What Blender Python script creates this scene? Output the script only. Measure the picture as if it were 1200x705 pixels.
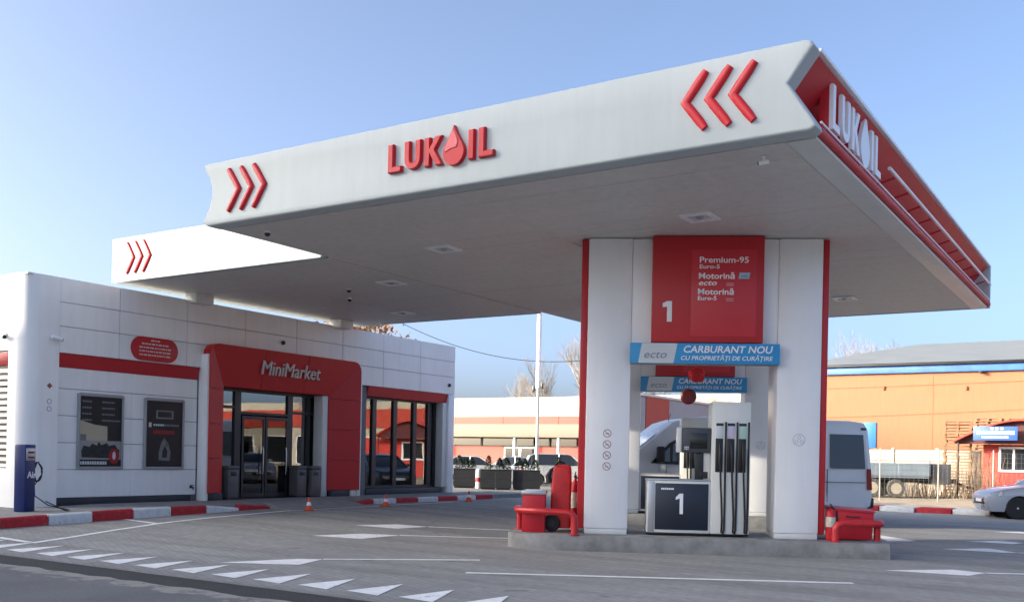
import bpy, bmesh, math, random
from mathutils import Matrix, Vector
R = math.radians
random.seed(7)
scene = bpy.context.scene
for o in list(bpy.data.objects):
    bpy.data.objects.remove(o, do_unlink=True)
C = scene.collection

# ------------------------------------------------------------------ camera
cam_d = bpy.data.cameras.new('camera'); cam = bpy.data.objects.new('camera', cam_d); C.objects.link(cam)
cam_d.sensor_fit = 'HORIZONTAL'; cam_d.sensor_width = 36.0
cam_d.lens = 1164.08 / 1200 * 36
cam_d.shift_y = (534.15 - 352.5) / 1200
cam_d.clip_end = 3000; cam_d.clip_start = 0.05
YAW, ROLL = 0.570875, 0.02075
cam.matrix_world = Matrix.Translation((0, 0, 1.5)) @ Matrix.Rotation(YAW, 4, 'Z') @ Matrix.Rotation(R(90), 4, 'X') @ Matrix.Rotation(ROLL, 4, 'Z')
scene.camera = cam

# ------------------------------------------------------------------ sky, sun, exposure
SUN_EL = R(16.5); SUN_A = R(45)                   # sun stands behind the camera, to the left
sdir = Vector((-math.sin(SUN_A) * math.cos(SUN_EL), -math.cos(SUN_A) * math.cos(SUN_EL), math.sin(SUN_EL)))
w = bpy.data.worlds.new('World'); scene.world = w; w.use_nodes = True
nt = w.node_tree; nt.nodes.clear()
sky = nt.nodes.new('ShaderNodeTexSky'); sky.sky_type = 'NISHITA'; sky.sun_disc = False
sky.sun_elevation = SUN_EL; sky.sun_rotation = math.atan2(sdir.x, sdir.y)
sky.altitude = 100; sky.air_density = 0.4; sky.dust_density = 5.0; sky.ozone_density = 2.0
bg = nt.nodes.new('ShaderNodeBackground'); bg.inputs['Strength'].default_value = 0.15
out = nt.nodes.new('ShaderNodeOutputWorld')
tin = nt.nodes.new('ShaderNodeMix'); tin.data_type = 'RGBA'; tin.blend_type = 'MULTIPLY'; tin.inputs[0].default_value = 1; tin.inputs[7].default_value = (1.01, .995, .92, 1)
nt.links.new(sky.outputs[0], tin.inputs[6]); nt.links.new(tin.outputs[2], bg.inputs[0]); nt.links.new(bg.outputs[0], out.inputs[0])
sl = bpy.data.lights.new('sun', 'SUN'); sl.energy = 2.0; sl.angle = R(0.55); sl.color = (1.0, 0.88, 0.70)
sun = bpy.data.objects.new('sun', sl); C.objects.link(sun)
sun.rotation_euler = sdir.to_track_quat('Z', 'Y').to_euler(); sun.location = (-40, -40, 60)
vs = scene.view_settings
vs.view_transform = 'Standard'; vs.look = 'None'; vs.gamma = 1.0; vs.exposure = 2.0; vs.use_curve_mapping = False
scene.render.engine = 'CYCLES'
scene.cycles.max_bounces = 8; scene.cycles.diffuse_bounces = 5; scene.cycles.transparent_max_bounces = 12
scene.render.resolution_x = 1024; scene.render.resolution_y = 601

# ------------------------------------------------------------------ materials
MATS = {}
def mat(name, col, rough=.5, metal=0, var=.10, vs=2.5, bump=0, bs=30, coat=0, emit=0, spec=.5):
    if name in MATS: return MATS[name]
    m = bpy.data.materials.new(name); m.use_nodes = True; MATS[name] = m
    n = m.node_tree; b = n.nodes['Principled BSDF']
    b.inputs['Roughness'].default_value = rough; b.inputs['Metallic'].default_value = metal
    b.inputs['Specular IOR Level'].default_value = spec
    b.inputs['Coat Weight'].default_value = coat; b.inputs['Coat Roughness'].default_value = .06
    g = n.nodes.new('ShaderNodeNewGeometry')
    t = n.nodes.new('ShaderNodeTexNoise'); t.inputs['Scale'].default_value = vs; t.inputs['Detail'].default_value = 6; t.inputs['Roughness'].default_value = .6
    n.links.new(g.outputs['Position'], t.inputs['Vector'])
    r = n.nodes.new('ShaderNodeValToRGB')
    c = list(col)
    r.color_ramp.elements[0].position = .3; r.color_ramp.elements[1].position = .72
    r.color_ramp.elements[0].color = [x * (1 - var) for x in c] + [1]
    r.color_ramp.elements[1].color = [min(1, x * (1 + var * .6)) for x in c] + [1]
    n.links.new(t.outputs['Fac'], r.inputs[0]); n.links.new(r.outputs[0], b.inputs['Base Color'])
    rr = n.nodes.new('ShaderNodeMapRange'); rr.inputs['To Min'].default_value = max(0, rough - .07); rr.inputs['To Max'].default_value = min(1, rough + .1)
    n.links.new(t.outputs['Fac'], rr.inputs['Value']); n.links.new(rr.outputs[0], b.inputs['Roughness'])
    if emit:
        b.inputs['Emission Color'].default_value = list(col) + [1]; b.inputs['Emission Strength'].default_value = emit
    if bump:
        t2 = n.nodes.new('ShaderNodeTexNoise'); t2.inputs['Scale'].default_value = bs; t2.inputs['Detail'].default_value = 4
        n.links.new(g.outputs['Position'], t2.inputs['Vector'])
        bp = n.nodes.new('ShaderNodeBump'); bp.inputs['Strength'].default_value = bump; bp.inputs['Distance'].default_value = .02
        n.links.new(t2.outputs['Fac'], bp.inputs['Height']); n.links.new(bp.outputs[0], b.inputs['Normal'])
    return m

def streaked(name, col, rough=.35, amt=.12):
    """painted sheet metal with faint vertical rain streaks and dirt near nothing in particular"""
    m = mat(name, col, rough, var=.05, vs=.8)
    n = m.node_tree; b = n.nodes['Principled BSDF']
    g = n.nodes.new('ShaderNodeNewGeometry'); mp = n.nodes.new('ShaderNodeMapping'); mp.inputs['Scale'].default_value = (5, 5, .45)
    n.links.new(g.outputs['Position'], mp.inputs['Vector'])
    t = n.nodes.new('ShaderNodeTexNoise'); t.inputs['Scale'].default_value = 1.3; t.inputs['Detail'].default_value = 7; t.inputs['Roughness'].default_value = .65
    n.links.new(mp.outputs[0], t.inputs['Vector'])
    r = n.nodes.new('ShaderNodeValToRGB'); r.color_ramp.elements[0].position = .35; r.color_ramp.elements[1].position = .6
    r.color_ramp.elements[0].color = (1 - amt, 1 - amt, 1 - amt * 1.15, 1); r.color_ramp.elements[1].color = (1, 1, 1, 1)
    n.links.new(t.outputs['Fac'], r.inputs[0])
    mx = n.nodes.new('ShaderNodeMix'); mx.data_type = 'RGBA'; mx.blend_type = 'MULTIPLY'; mx.inputs[0].default_value = 1
    old = b.inputs['Base Color'].links[0].from_socket
    n.links.new(old, mx.inputs[6]); n.links.new(r.outputs[0], mx.inputs[7]); n.links.new(mx.outputs[2], b.inputs['Base Color'])
    # faint oil-canning of the sheet
    t2 = n.nodes.new('ShaderNodeTexNoise'); t2.inputs['Scale'].default_value = .9; t2.inputs['Detail'].default_value = 1
    n.links.new(g.outputs['Position'], t2.inputs['Vector'])
    bp = n.nodes.new('ShaderNodeBump'); bp.inputs['Strength'].default_value = .25; bp.inputs['Distance'].default_value = .03
    n.links.new(t2.outputs['Fac'], bp.inputs['Height']); n.links.new(bp.outputs[0], b.inputs['Normal'])
    return m

def glass(name, tint, refl):
    m = bpy.data.materials.new(name); m.use_nodes = True; n = m.node_tree; n.nodes.clear(); MATS[name] = m
    o = n.nodes.new('ShaderNodeOutputMaterial'); mx = n.nodes.new('ShaderNodeMixShader')
    tr = n.nodes.new('ShaderNodeBsdfTransparent'); tr.inputs[0].default_value = (*tint, 1)
    gl = n.nodes.new('ShaderNodeBsdfGlossy'); gl.inputs['Roughness'].default_value = .012; gl.inputs[0].default_value = (.95, .97, 1, 1)
    g = n.nodes.new('ShaderNodeNewGeometry'); t = n.nodes.new('ShaderNodeTexNoise'); t.inputs['Scale'].default_value = 1.1; t.inputs['Detail'].default_value = 1
    n.links.new(g.outputs['Position'], t.inputs['Vector'])
    bp = n.nodes.new('ShaderNodeBump'); bp.inputs['Strength'].default_value = .12; bp.inputs['Distance'].default_value = .01
    n.links.new(t.outputs['Fac'], bp.inputs['Height']); n.links.new(bp.outputs[0], gl.inputs['Normal'])
    lw = n.nodes.new('ShaderNodeLayerWeight'); lw.inputs[0].default_value = .5
    fr = n.nodes.new('ShaderNodeMath'); fr.operation = 'POWER'; fr.inputs[1].default_value = 5; n.links.new(lw.outputs['Facing'], fr.inputs[0])
    mr = n.nodes.new('ShaderNodeMapRange'); mr.inputs['To Min'].default_value = refl; mr.inputs['To Max'].default_value = 1.0
    n.links.new(fr.outputs[0], mr.inputs['Value']); n.links.new(mr.outputs[0], mx.inputs[0])
    n.links.new(tr.outputs[0], mx.inputs[1]); n.links.new(gl.outputs[0], mx.inputs[2]); n.links.new(mx.outputs[0], o.inputs[0])
    return m

def paving_mat():
    m = bpy.data.materials.new('paving'); m.use_nodes = True; n = m.node_tree; b = n.nodes['Principled BSDF']; MATS['paving'] = m
    g = n.nodes.new('ShaderNodeNewGeometry')
    mp = n.nodes.new('ShaderNodeMapping'); mp.inputs['Rotation'].default_value = (0, 0, R(28)); n.links.new(g.outputs['Position'], mp.inputs['Vector'])
    br = n.nodes.new('ShaderNodeTexBrick'); br.inputs['Scale'].default_value = 1.0
    br.inputs['Brick Width'].default_value = .21; br.inputs['Row Height'].default_value = .105; br.inputs['Mortar Size'].default_value = .006; br.inputs['Mortar Smooth'].default_value = .2
    br.inputs['Color1'].default_value = (.335, .335, .325, 1); br.inputs['Color2'].default_value = (.295, .295, .288, 1); br.inputs['Mortar'].default_value = (.245, .243, .235, 1)
    n.links.new(mp.outputs[0], br.inputs['Vector'])
    def noise(s, d, ro=.6, vec=None):
        t = n.nodes.new('ShaderNodeTexNoise'); t.inputs['Scale'].default_value = s; t.inputs['Detail'].default_value = d; t.inputs['Roughness'].default_value = ro
        n.links.new(vec or g.outputs['Position'], t.inputs['Vector']); return t
    def ramp(src, p0, c0, p1, c1):
        r = n.nodes.new('ShaderNodeValToRGB'); r.color_ramp.elements[0].position = p0; r.color_ramp.elements[1].position = p1
        r.color_ramp.elements[0].color = (*c0, 1); r.color_ramp.elements[1].color = (*c1, 1); n.links.new(src, r.inputs[0]); return r
    def mul(a, c):
        x = n.nodes.new('ShaderNodeMix'); x.data_type = 'RGBA'; x.blend_type = 'MULTIPLY'; x.inputs[0].default_value = 1
        n.links.new(a, x.inputs[6]); n.links.new(c, x.inputs[7]); return x.outputs[2]
    big = ramp(noise(.35, 5).outputs['Fac'], .3, (.80, .80, .80), .7, (1.08, 1.07, 1.05))
    fine = ramp(noise(9, 6, .7).outputs['Fac'], .3, (.84, .84, .84), .7, (1.1, 1.1, 1.1))
    mp2 = n.nodes.new('ShaderNodeMapping'); mp2.inputs['Rotation'].default_value = (0, 0, R(-28)); mp2.inputs['Scale'].default_value = (.12, 1.6, 1)
    n.links.new(g.outputs['Position'], mp2.inputs['Vector'])
    tyre = ramp(noise(1.0, 4, .55, mp2.outputs[0]).outputs['Fac'], .36, (.80, .79, .78), .55, (1, 1, 1))
    spots = ramp(noise(2.1, 3, .55).outputs['Fac'], .655, (1, 1, 1), .72, (.66, .65, .64))
    c = mul(mul(mul(mul(br.outputs['Color'], big.outputs[0]), fine.outputs[0]), tyre.outputs[0]), spots.outputs[0])
    n.links.new(c, b.inputs['Base Color'])
    b.inputs['Roughness'].default_value = .82; b.inputs['Specular IOR Level'].default_value = .35
    bp = n.nodes.new('ShaderNodeBump'); bp.inputs['Strength'].default_value = .3; bp.inputs['Distance'].default_value = .004; bp.invert = True
    n.links.new(br.outputs['Fac'], bp.inputs['Height']); n.links.new(bp.outputs[0], b.inputs['Normal'])
    return m

def asphalt_mat(name, col, dirt=None):
    m = mat(name, col, .9, var=.22, vs=1.2, bump=.6, bs=120)
    n = m.node_tree; b = n.nodes['Principled BSDF']
    g = n.nodes.new('ShaderNodeNewGeometry')
    t = n.nodes.new('ShaderNodeTexNoise'); t.inputs['Scale'].default_value = 90; t.inputs['Detail'].default_value = 3
    n.links.new(g.outputs['Position'], t.inputs['Vector'])
    r = n.nodes.new('ShaderNodeValToRGB'); r.color_ramp.elements[0].position = .35; r.color_ramp.elements[1].position = .7
    r.color_ramp.elements[0].color = (.75, .75, .75, 1); r.color_ramp.elements[1].color = (1.25, 1.25, 1.25, 1); n.links.new(t.outputs['Fac'], r.inputs[0])
    mx = n.nodes.new('ShaderNodeMix'); mx.data_type = 'RGBA'; mx.blend_type = 'MULTIPLY'; mx.inputs[0].default_value = 1
    old = b.inputs['Base Color'].links[0].from_socket
    n.links.new(old, mx.inputs[6]); n.links.new(r.outputs[0], mx.inputs[7]); res = mx.outputs[2]
    if dirt:                       # sand and grit washed up along the joint at y = dirt
        sp = n.nodes.new('ShaderNodeSeparateXYZ'); n.links.new(g.outputs['Position'], sp.inputs[0])
        d = n.nodes.new('ShaderNodeMath'); d.operation = 'SUBTRACT'; d.inputs[0].default_value = dirt; n.links.new(sp.outputs['Y'], d.inputs[1])
        t3 = n.nodes.new('ShaderNodeTexNoise'); t3.inputs['Scale'].default_value = 3.5; t3.inputs['Detail'].default_value = 8; t3.inputs['Roughness'].default_value = .7
        n.links.new(g.outputs['Position'], t3.inputs['Vector'])
        k = n.nodes.new('ShaderNodeMath'); k.operation = 'MULTIPLY_ADD'; k.inputs[1].default_value = 1.9; k.inputs[2].default_value = -.62
        n.links.new(t3.outputs['Fac'], k.inputs[0])
        s = n.nodes.new('ShaderNodeMath'); s.operation = 'SUBTRACT'; n.links.new(k.outputs[0], s.inputs[0]); n.links.new(d.outputs[0], s.inputs[1])
        r2 = n.nodes.new('ShaderNodeValToRGB'); r2.color_ramp.elements[0].position = 0; r2.color_ramp.elements[1].position = .16
        r2.color_ramp.elements[0].color = (0, 0, 0, 1); r2.color_ramp.elements[1].color = (.8, .8, .8, 1); n.links.new(s.outputs[0], r2.inputs[0])
        m2 = n.nodes.new('ShaderNodeMix'); m2.data_type = 'RGBA'; n.links.new(r2.outputs[0], m2.inputs[0]); n.links.new(res, m2.inputs[6]); m2.inputs[7].default_value = (.34, .32, .285, 1)
        res = m2.outputs[2]
    n.links.new(res, b.inputs['Base Color'])
    return m

white = streaked('white_cladding', (.86, .87, .87), .32, .05)
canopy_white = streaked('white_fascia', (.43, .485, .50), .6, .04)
pillar_white = streaked('white_pillar', (.84, .85, .87), .30, .03)
soffit_m = streaked('soffit_sheet', (.64, .63, .60), .5, .10)
trim_m = mat('grey_white_trim', (.66, .68, .67), .4, var=.06)
red = mat('red_gloss', (.52, .018, .030), .38, var=.08, vs=1.5, spec=.35)
red_panel = mat('red_sheet', (.48, .016, .024), .42, var=.07, vs=1.2)
red_door = mat('red_entrance', (.50, .019, .021), .45, var=.06, vs=1.2, spec=.35)
red_paint = mat('red_pipe_paint', (.52, .018, .024), .38, var=.15, vs=9, bump=.1, bs=60)
red_light = mat('red_board_light', (.58, .03, .045), .35, var=.05)
red_cover = mat('red_cover_cloth', (.50, .022, .024), .65, var=.15, vs=6, bump=.4, bs=14)
red_channel = mat('red_channel', (.50, .02, .03), .55, var=.06)
letter_white = mat('letter_white', (.82, .83, .86), .35, var=.03)
drop_pink = mat('drop_light_red', (.72, .16, .17), .25, var=.05)
silver_letter = mat('silver_letter', (.66, .65, .64), .35, var=.05)
dark = mat('dark_metal', (.018, .019, .022), .4, var=.2)
plinth_m = mat('dark_plinth', (.03, .033, .045), .55, var=.25)
joint_m = mat('joint_backing', (.16, .165, .175), .7, var=.1)
navy = mat('navy_panel', (.012, .018, .035), .35, var=.15)
disp_white = mat('dispenser_white', (.68, .69, .66), .35, var=.06)
alu = mat('aluminium', (.48, .49, .50), .35, metal=.7, var=.1)
grey_plastic = mat('grey_plastic', (.32, .33, .34), .5, var=.1)
bin_m = mat('bin_grey', (.105, .10, .10), .5, var=.25)
rubber = mat('rubber', (.012, .012, .013), .65, var=.3)
black = mat('black_plastic', (.01, .01, .012), .4, var=.2)
blue_ban = mat('banner_blue', (.03, .30, .62), .5, var=.05)
ban_grey = mat('banner_grey', (.60, .63, .66), .5, var=.04)
ban_navy = mat('banner_text', (.16, .22, .30), .5, var=.05)
air_blue = mat('air_blue', (.008, .024, .13), .38, var=.12)
concrete = mat('concrete', (.30, .30, .29), .85, var=.25, vs=3, bump=.4, bs=25)
island_m = mat('island_concrete', (.25, .25, .246), .8, var=.35, vs=3.5, bump=.4, bs=25)
walk_m = mat('walk_paving', (.26, .258, .25), .85, var=.25, vs=4, bump=.5, bs=18)
kerb_white = mat('kerb_white', (.68, .70, .71), .75, var=.22, vs=7, bump=.4, bs=40)
kerb_red = mat('kerb_red', (.46, .022, .030), .75, var=.3, vs=7, bump=.4, bs=40)
paint = mat('road_paint', (.84, .84, .84), .7, var=.16, vs=6, bump=.3, bs=60)
def chip(m, col):
    n = m.node_tree; b_ = n.nodes['Principled BSDF']; g = n.nodes.new('ShaderNodeNewGeometry')
    t = n.nodes.new('ShaderNodeTexNoise'); t.inputs['Scale'].default_value = 7; t.inputs['Detail'].default_value = 9; t.inputs['Roughness'].default_value = .75; n.links.new(g.outputs['Position'], t.inputs['Vector'])
    r = n.nodes.new('ShaderNodeValToRGB'); r.color_ramp.elements[0].position = .58; r.color_ramp.elements[1].position = .64; n.links.new(t.outputs['Fac'], r.inputs[0])
    mx = n.nodes.new('ShaderNodeMix'); mx.data_type = 'RGBA'; mx.inputs[7].default_value = (*col, 1); old = b_.inputs['Base Color'].links[0].from_socket
    n.links.new(r.outputs[0], mx.inputs[0]); n.links.new(old, mx.inputs[6]); n.links.new(mx.outputs[2], b_.inputs['Base Color'])
chip(paint, (.46, .455, .445)); chip(kerb_white, (.42, .41, .40)); chip(kerb_red, (.30, .10, .10))
cone_m = mat('cone_orange', (.62, .075, .02), .5, var=.12)
foil_dark = mat('poster_dark', (.022, .018, .018), .35, var=.3)
cream = mat('poster_cream', (.62, .56, .40), .4, var=.1)
glass_shop = glass('shop_glass', (.30, .31, .31), .22)
glass_door = glass('door_glass', (.45, .46, .46), .07)
glass_car = glass('car_glass', (.03, .035, .04), .10)
paving = paving_mat()

# ------------------------------------------------------------------ mesh builder
TM = {}                                            # world matrix of each thing's empty
class B:
    def __init__(s): s.bm = bmesh.new(); s.mi = 0
    def _new(s, fs):
        for f in fs: f.material_index = s.mi
    def box(s, lo, hi, bev=0, seg=2, M=None):
        x0, y0, z0 = lo; x1, y1, z1 = hi
        vs = [s.bm.verts.new(p) for p in ((x0, y0, z0), (x1, y0, z0), (x1, y1, z0), (x0, y1, z0), (x0, y0, z1), (x1, y0, z1), (x1, y1, z1), (x0, y1, z1))]
        fs = [s.bm.faces.new([vs[i] for i in q]) for q in ((3, 2, 1, 0), (4, 5, 6, 7), (0, 1, 5, 4), (1, 2, 6, 5), (2, 3, 7, 6), (3, 0, 4, 7))]
        s._new(fs)
        if M is not None:
            for v in vs: v.co = M @ v.co
        if bev:
            es = {e for f in fs for e in f.edges}
            r = bmesh.ops.bevel(s.bm, geom=list(es), offset=bev, segments=seg, affect='EDGES', profile=.5); s._new(r['faces'])
        return s
    def prism(s, pts, a, b, axis='y', bev=0, seg=2):
        """polygon pts extruded from a to b along an axis; pts are (x,z) for y, (y,z) for x, (x,y) for z"""
        f3 = {'y': lambda p, t: (p[0], t, p[1]), 'x': lambda p, t: (t, p[0], p[1]), 'z': lambda p, t: (p[0], p[1], t)}[axis]
        A = [s.bm.verts.new(f3(p, a)) for p in pts]; Bv = [s.bm.verts.new(f3(p, b)) for p in pts]; n = len(pts)
        fs = [s.bm.faces.new(A), s.bm.faces.new(Bv[::-1])]
        side = [s.bm.faces.new([A[i], Bv[i], Bv[(i + 1) % n], A[(i + 1) % n]]) for i in range(n)]
        s._new(fs + side); bmesh.ops.recalc_face_normals(s.bm, faces=fs + side)
        if bev:
            es = list(set(fs[0].edges) | set(fs[1].edges))
            r = bmesh.ops.bevel(s.bm, geom=es, offset=bev, segments=seg, affect='EDGES', profile=.5); s._new(r['faces'])
        return s
    def poly(s, pts):
        s._new([s.bm.faces.new([s.bm.verts.new(p) for p in pts])]); return s
    def tube(s, path, r, n=8, cap=True):
        P = [Vector(p) for p in path]; rings = []
        up = Vector((0, 0, 1)); prev = None
        for i, p in enumerate(P):
            d = (P[min(i + 1, len(P) - 1)] - P[max(i - 1, 0)]).normalized()
            if prev is None:
                a = d.cross(up if abs(d.z) < .95 else Vector((1, 0, 0))).normalized()
            else:
                a = (prev - d * prev.dot(d)).normalized()
            prev = a; b = d.cross(a); rr = r[i] if isinstance(r, (list, tuple)) else r
            rings.append([s.bm.verts.new(p + (a * math.cos(2 * math.pi * k / n) + b * math.sin(2 * math.pi * k / n)) * rr) for k in range(n)])
        fs = []
        for q, w_ in zip(rings, rings[1:]):
            for k in range(n): fs.append(s.bm.faces.new([q[k], q[(k + 1) % n], w_[(k + 1) % n], w_[k]]))
        if cap: fs.append(s.bm.faces.new(rings[0][::-1])); fs.append(s.bm.faces.new(rings[-1]))
        s._new(fs); return s
    def lathe(s, prof, n=16, c=(0, 0, 0), axis='z'):
        rings = []
        for r, h in prof:
            ring = []
            for k in range(n):
                a = 2 * math.pi * k / n; u, v = r * math.cos(a), r * math.sin(a)
                p = {'z': (u, v, h), 'y': (u, h, v), 'x': (h, u, v)}[axis]
                ring.append(s.bm.verts.new((c[0] + p[0], c[1] + p[1], c[2] + p[2])))
            rings.append(ring)
        fs = []
        for q, w_ in zip(rings, rings[1:]):
            for k in range(n): fs.append(s.bm.faces.new([q[k], q[(k + 1) % n], w_[(k + 1) % n], w_[k]]))
        fs.append(s.bm.faces.new(rings[0][::-1])); fs.append(s.bm.faces.new(rings[-1]))
        s._new(fs); bmesh.ops.recalc_face_normals(s.bm, faces=fs); return s
    def loft(s, secs, cap=True):
        rings = [[s.bm.verts.new(p) for p in q] for q in secs]; n = len(rings[0]); fs = []
        for q, w_ in zip(rings, rings[1:]):
            for k in range(n): fs.append(s.bm.faces.new([q[k], q[(k + 1) % n], w_[(k + 1) % n], w_[k]]))
        if cap: fs.append(s.bm.faces.new(rings[0][::-1])); fs.append(s.bm.faces.new(rings[-1]))
        s._new(fs); bmesh.ops.recalc_face_normals(s.bm, faces=fs); return s
    def m(s, i): s.mi = i; return s
    def ob(s, name, mats, parent=None, world=True, smooth=35, kind=None, bev=0):
        me = bpy.data.meshes.new(name); s.bm.normal_update()
        if bev:
            bmesh.ops.bevel(s.bm, geom=[e for e in s.bm.edges if len(e.link_faces) == 2 and e.calc_face_angle(0) > .6], offset=bev, segments=2, affect='EDGES', profile=.5)
        if parent is not None and world and parent.name in TM: s.bm.transform(TM[parent.name].inverted())
        if smooth:
            for f in s.bm.faces: f.smooth = True
            for e in s.bm.edges: e.smooth = len(e.link_faces) != 2 or e.calc_face_angle(0) < R(smooth)
        s.bm.to_mesh(me); s.bm.free()
        for q in (mats if isinstance(mats, (list, tuple)) else [mats]): me.materials.append(q)
        o = bpy.data.objects.new(name, me); C.objects.link(o)
        if parent is not None: o.parent = parent
        if parent is not None and parent.name in TM: TM[o.name] = TM[parent.name]
        if kind: o['kind'] = kind
        return o
def tag(o, label, cat, group=None):
    o['label'] = label; o['category'] = cat
    if group: o['group'] = group
    return o
def thing(name, label, cat, loc=(0, 0, 0), rz=0, group=None):
    o = bpy.data.objects.new(name, None); C.objects.link(o); o.empty_display_size = .3
    o.location = loc; o.rotation_euler = (0, 0, rz); TM[o.name] = Matrix.Translation(loc) @ Matrix.Rotation(rz, 4, 'Z')
    return tag(o, label, cat, group)
def frame_of(rz, loc): return Matrix.Translation(loc) @ Matrix.Rotation(rz, 4, 'Z')
def dup(root, loc, rz, label, group=None, skip=()):
    r = root.copy(); C.objects.link(r); r.location = loc; r.rotation_euler = (0, 0, rz); r['label'] = label
    if group: r['group'] = group
    def rec(src, dst):
        for ch in src.children:
            if ch.get('skip_copy') and ch['skip_copy'] in skip: continue
            c = ch.copy(); C.objects.link(c); c.parent = dst; rec(ch, c)
    rec(root, r); TM[r.name] = frame_of(rz, loc)
    return r
def text(name, body, org, right, up, height, m, parent=None, width=None, ext=.004, bold=0, shear=0, align='LEFT', local=False):
    cu = bpy.data.curves.new(name, 'FONT'); cu.body = body; cu.extrude = ext; cu.offset = bold; cu.shear = shear; cu.resolution_u = 3
    t = bpy.data.objects.new(name, cu); C.objects.link(t); bpy.context.view_layer.update()
    me = bpy.data.meshes.new_from_object(t.evaluated_get(bpy.context.evaluated_depsgraph_get()))
    bpy.data.objects.remove(t)
    xs = [v.co.x for v in me.vertices]; ys = [v.co.y for v in me.vertices]
    x0, x1, y0, y1 = min(xs), max(xs), 0, max(ys)
    ref = .729 if body.strip() else y1
    k = height / ref; kx = (width / (x1 - x0)) if width else k
    sh = -x0 if align == 'LEFT' else (-(x0 + x1) / 2)
    rt, u = Vector(right).normalized(), Vector(up).normalized(); nn = rt.cross(u); og = Vector(org)
    Mi = Matrix.Identity(4)
    if parent is not None and not local and parent.name in TM: Mi = TM[parent.name].inverted()
    for v in me.vertices:
        v.co = Mi @ (og + rt * ((v.co.x + sh) * kx) + u * (v.co.y * k) + nn * v.co.z)
    me.name = name; me.materials.clear(); me.materials.append(m)
    o = bpy.data.objects.new(name, me); C.objects.link(o)
    if parent is not None: o.parent = parent
    return o
def sm(t): t = max(0, min(1, t)); return t * t * (3 - 2 * t)
def gz(x, y):                                     # the forecourt rises gently towards the shop
    return .18 * sm((-x - 9.5) / 7) * max(0, min(1, (y - 8.2) / 7.7)) * (1 - sm((y - 26) / 9))
def sz(y): return .20 + .10 * max(0, min(1, (y - 9.5) / 3.5))

# ================================================================== SETTING
def sheet(name, x0, x1, y0, y1, z, m, kind='structure', step=None, fn=None):
    b = B()
    nx = max(1, int((x1 - x0) / step)) if step else 1; ny = max(1, int((y1 - y0) / step)) if step else 1
    g = [[b.bm.verts.new((x0 + (x1 - x0) * i / nx, y0 + (y1 - y0) * j / ny, (fn(x0 + (x1 - x0) * i / nx, y0 + (y1 - y0) * j / ny) if fn else 0) + z)) for i in range(nx + 1)] for j in range(ny + 1)]
    for j in range(ny):
        for i in range(nx): b.bm.faces.new((g[j][i], g[j][i + 1], g[j + 1][i + 1], g[j + 1][i]))
    return b.ob(name, m, kind=kind, smooth=60)
yard_m = asphalt_mat('yard_asphalt', (.20, .195, .185))
road_m = asphalt_mat('road_asphalt', (.165, .165, .168), dirt=7.32)
soil_m = mat('dry_soil', (.42, .34, .24), .95, var=.3, vs=1.5, bump=1, bs=8)
sheet('ground', -900, 900, -900, 900, -.06, mat('earth', (.20, .18, .14), .95, var=.3, vs=.2, bump=.5, bs=5))
sheet('road', -200, 200, -9, 7.36, -.03, road_m)
forecourt = sheet('forecourt', -19.5, 14, 7.72, 39.3, 0, paving, step=.35, fn=gz)
sheet('back_yard', -80, -19.5, 25.9, 62.8, -.012, yard_m)
sheet('back_lane', -19.5, 14, 39.3, 40.0, -.012, yard_m)
# worn asphalt gutter with a ragged outer edge between road and paving
b = B(); n = 150; rows = []
for i in range(n + 1):
    x = -30 + 44 * i / n
    rows.append((b.bm.verts.new((x, 7.725, -.004)), b.bm.verts.new((x, 7.56 + random.uniform(-.02, .02), .006)), b.bm.verts.new((x, 7.40 + random.uniform(-.05, .05), -.008)), b.bm.verts.new((x, 7.30 + random.uniform(-.06, .06), -.034))))
for p, q in zip(rows, rows[1:]):
    for k in range(3): b.bm.faces.new((p[k], q[k], q[k + 1], p[k + 1]))
b.ob('gutter', asphalt_mat('gutter_tar', (.038, .039, .042)), kind='structure')
# yard soil behind the right-hand kerb
sheet('soil_strip', -19, 30, 40.0, 63.9, .03, soil_m, step=.8, fn=lambda x, y: random.uniform(-.02, .05))

# painted markings: thin sheets that follow the paving
def marking(name, pts):
    b = B(); vs_ = [b.bm.verts.new((x, y, 0)) for x, y in pts]; b.bm.faces.new(vs_)
    bmesh.ops.triangulate(b.bm, faces=b.bm.faces[:])
    for _ in range(7):
        long_ = [e for e in b.bm.edges if e.calc_length() > .45]
        if not long_: break
        bmesh.ops.subdivide_edges(b.bm, edges=long_, cuts=1); bmesh.ops.triangulate(b.bm, faces=b.bm.faces[:])
    for v in b.bm.verts: v.co.z = gz(v.co.x, v.co.y) + .006
    bmesh.ops.recalc_face_normals(b.bm, faces=b.bm.faces[:])
    if b.bm.faces[0].normal.z < 0: bmesh.ops.reverse_faces(b.bm, faces=b.bm.faces[:])
    return b.ob(name, paint, forecourt, world=False)
def stripe(name, pts, w_):
    P = [Vector((*p, 0)) for p in pts]; L, Rr = [], []
    for i, p in enumerate(P):
        d = (P[min(i + 1, len(P) - 1)] - P[max(i - 1, 0)]).normalized(); nn = Vector((-d.y, d.x, 0))
        L.append((p + nn * w_ / 2)[:2]); Rr.append((p - nn * w_ / 2)[:2])
    for a in range(len(P) - 1): marking(name, [L[a], L[a + 1], Rr[a + 1], Rr[a]])
i = 0; x = -15.3
while x < 4:                                       # give-way teeth along the road edge
    marking('give_way_tooth', [(x, 8.13), (x + .50, 8.06), (x + .12, 8.96)]); x += .725
def arrow(tip, mid1, mid2, tail, end, w_=.12):
    marking('arrow_head', [tip, mid2, tail, mid1]); stripe('lane_line', [tail, end], w_)
arrow((-10.41, 9.04), (-10.02, 10.04), (-9.46, 9.56), (-9.72, 10.3), (-8.06, 11.75))
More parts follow.
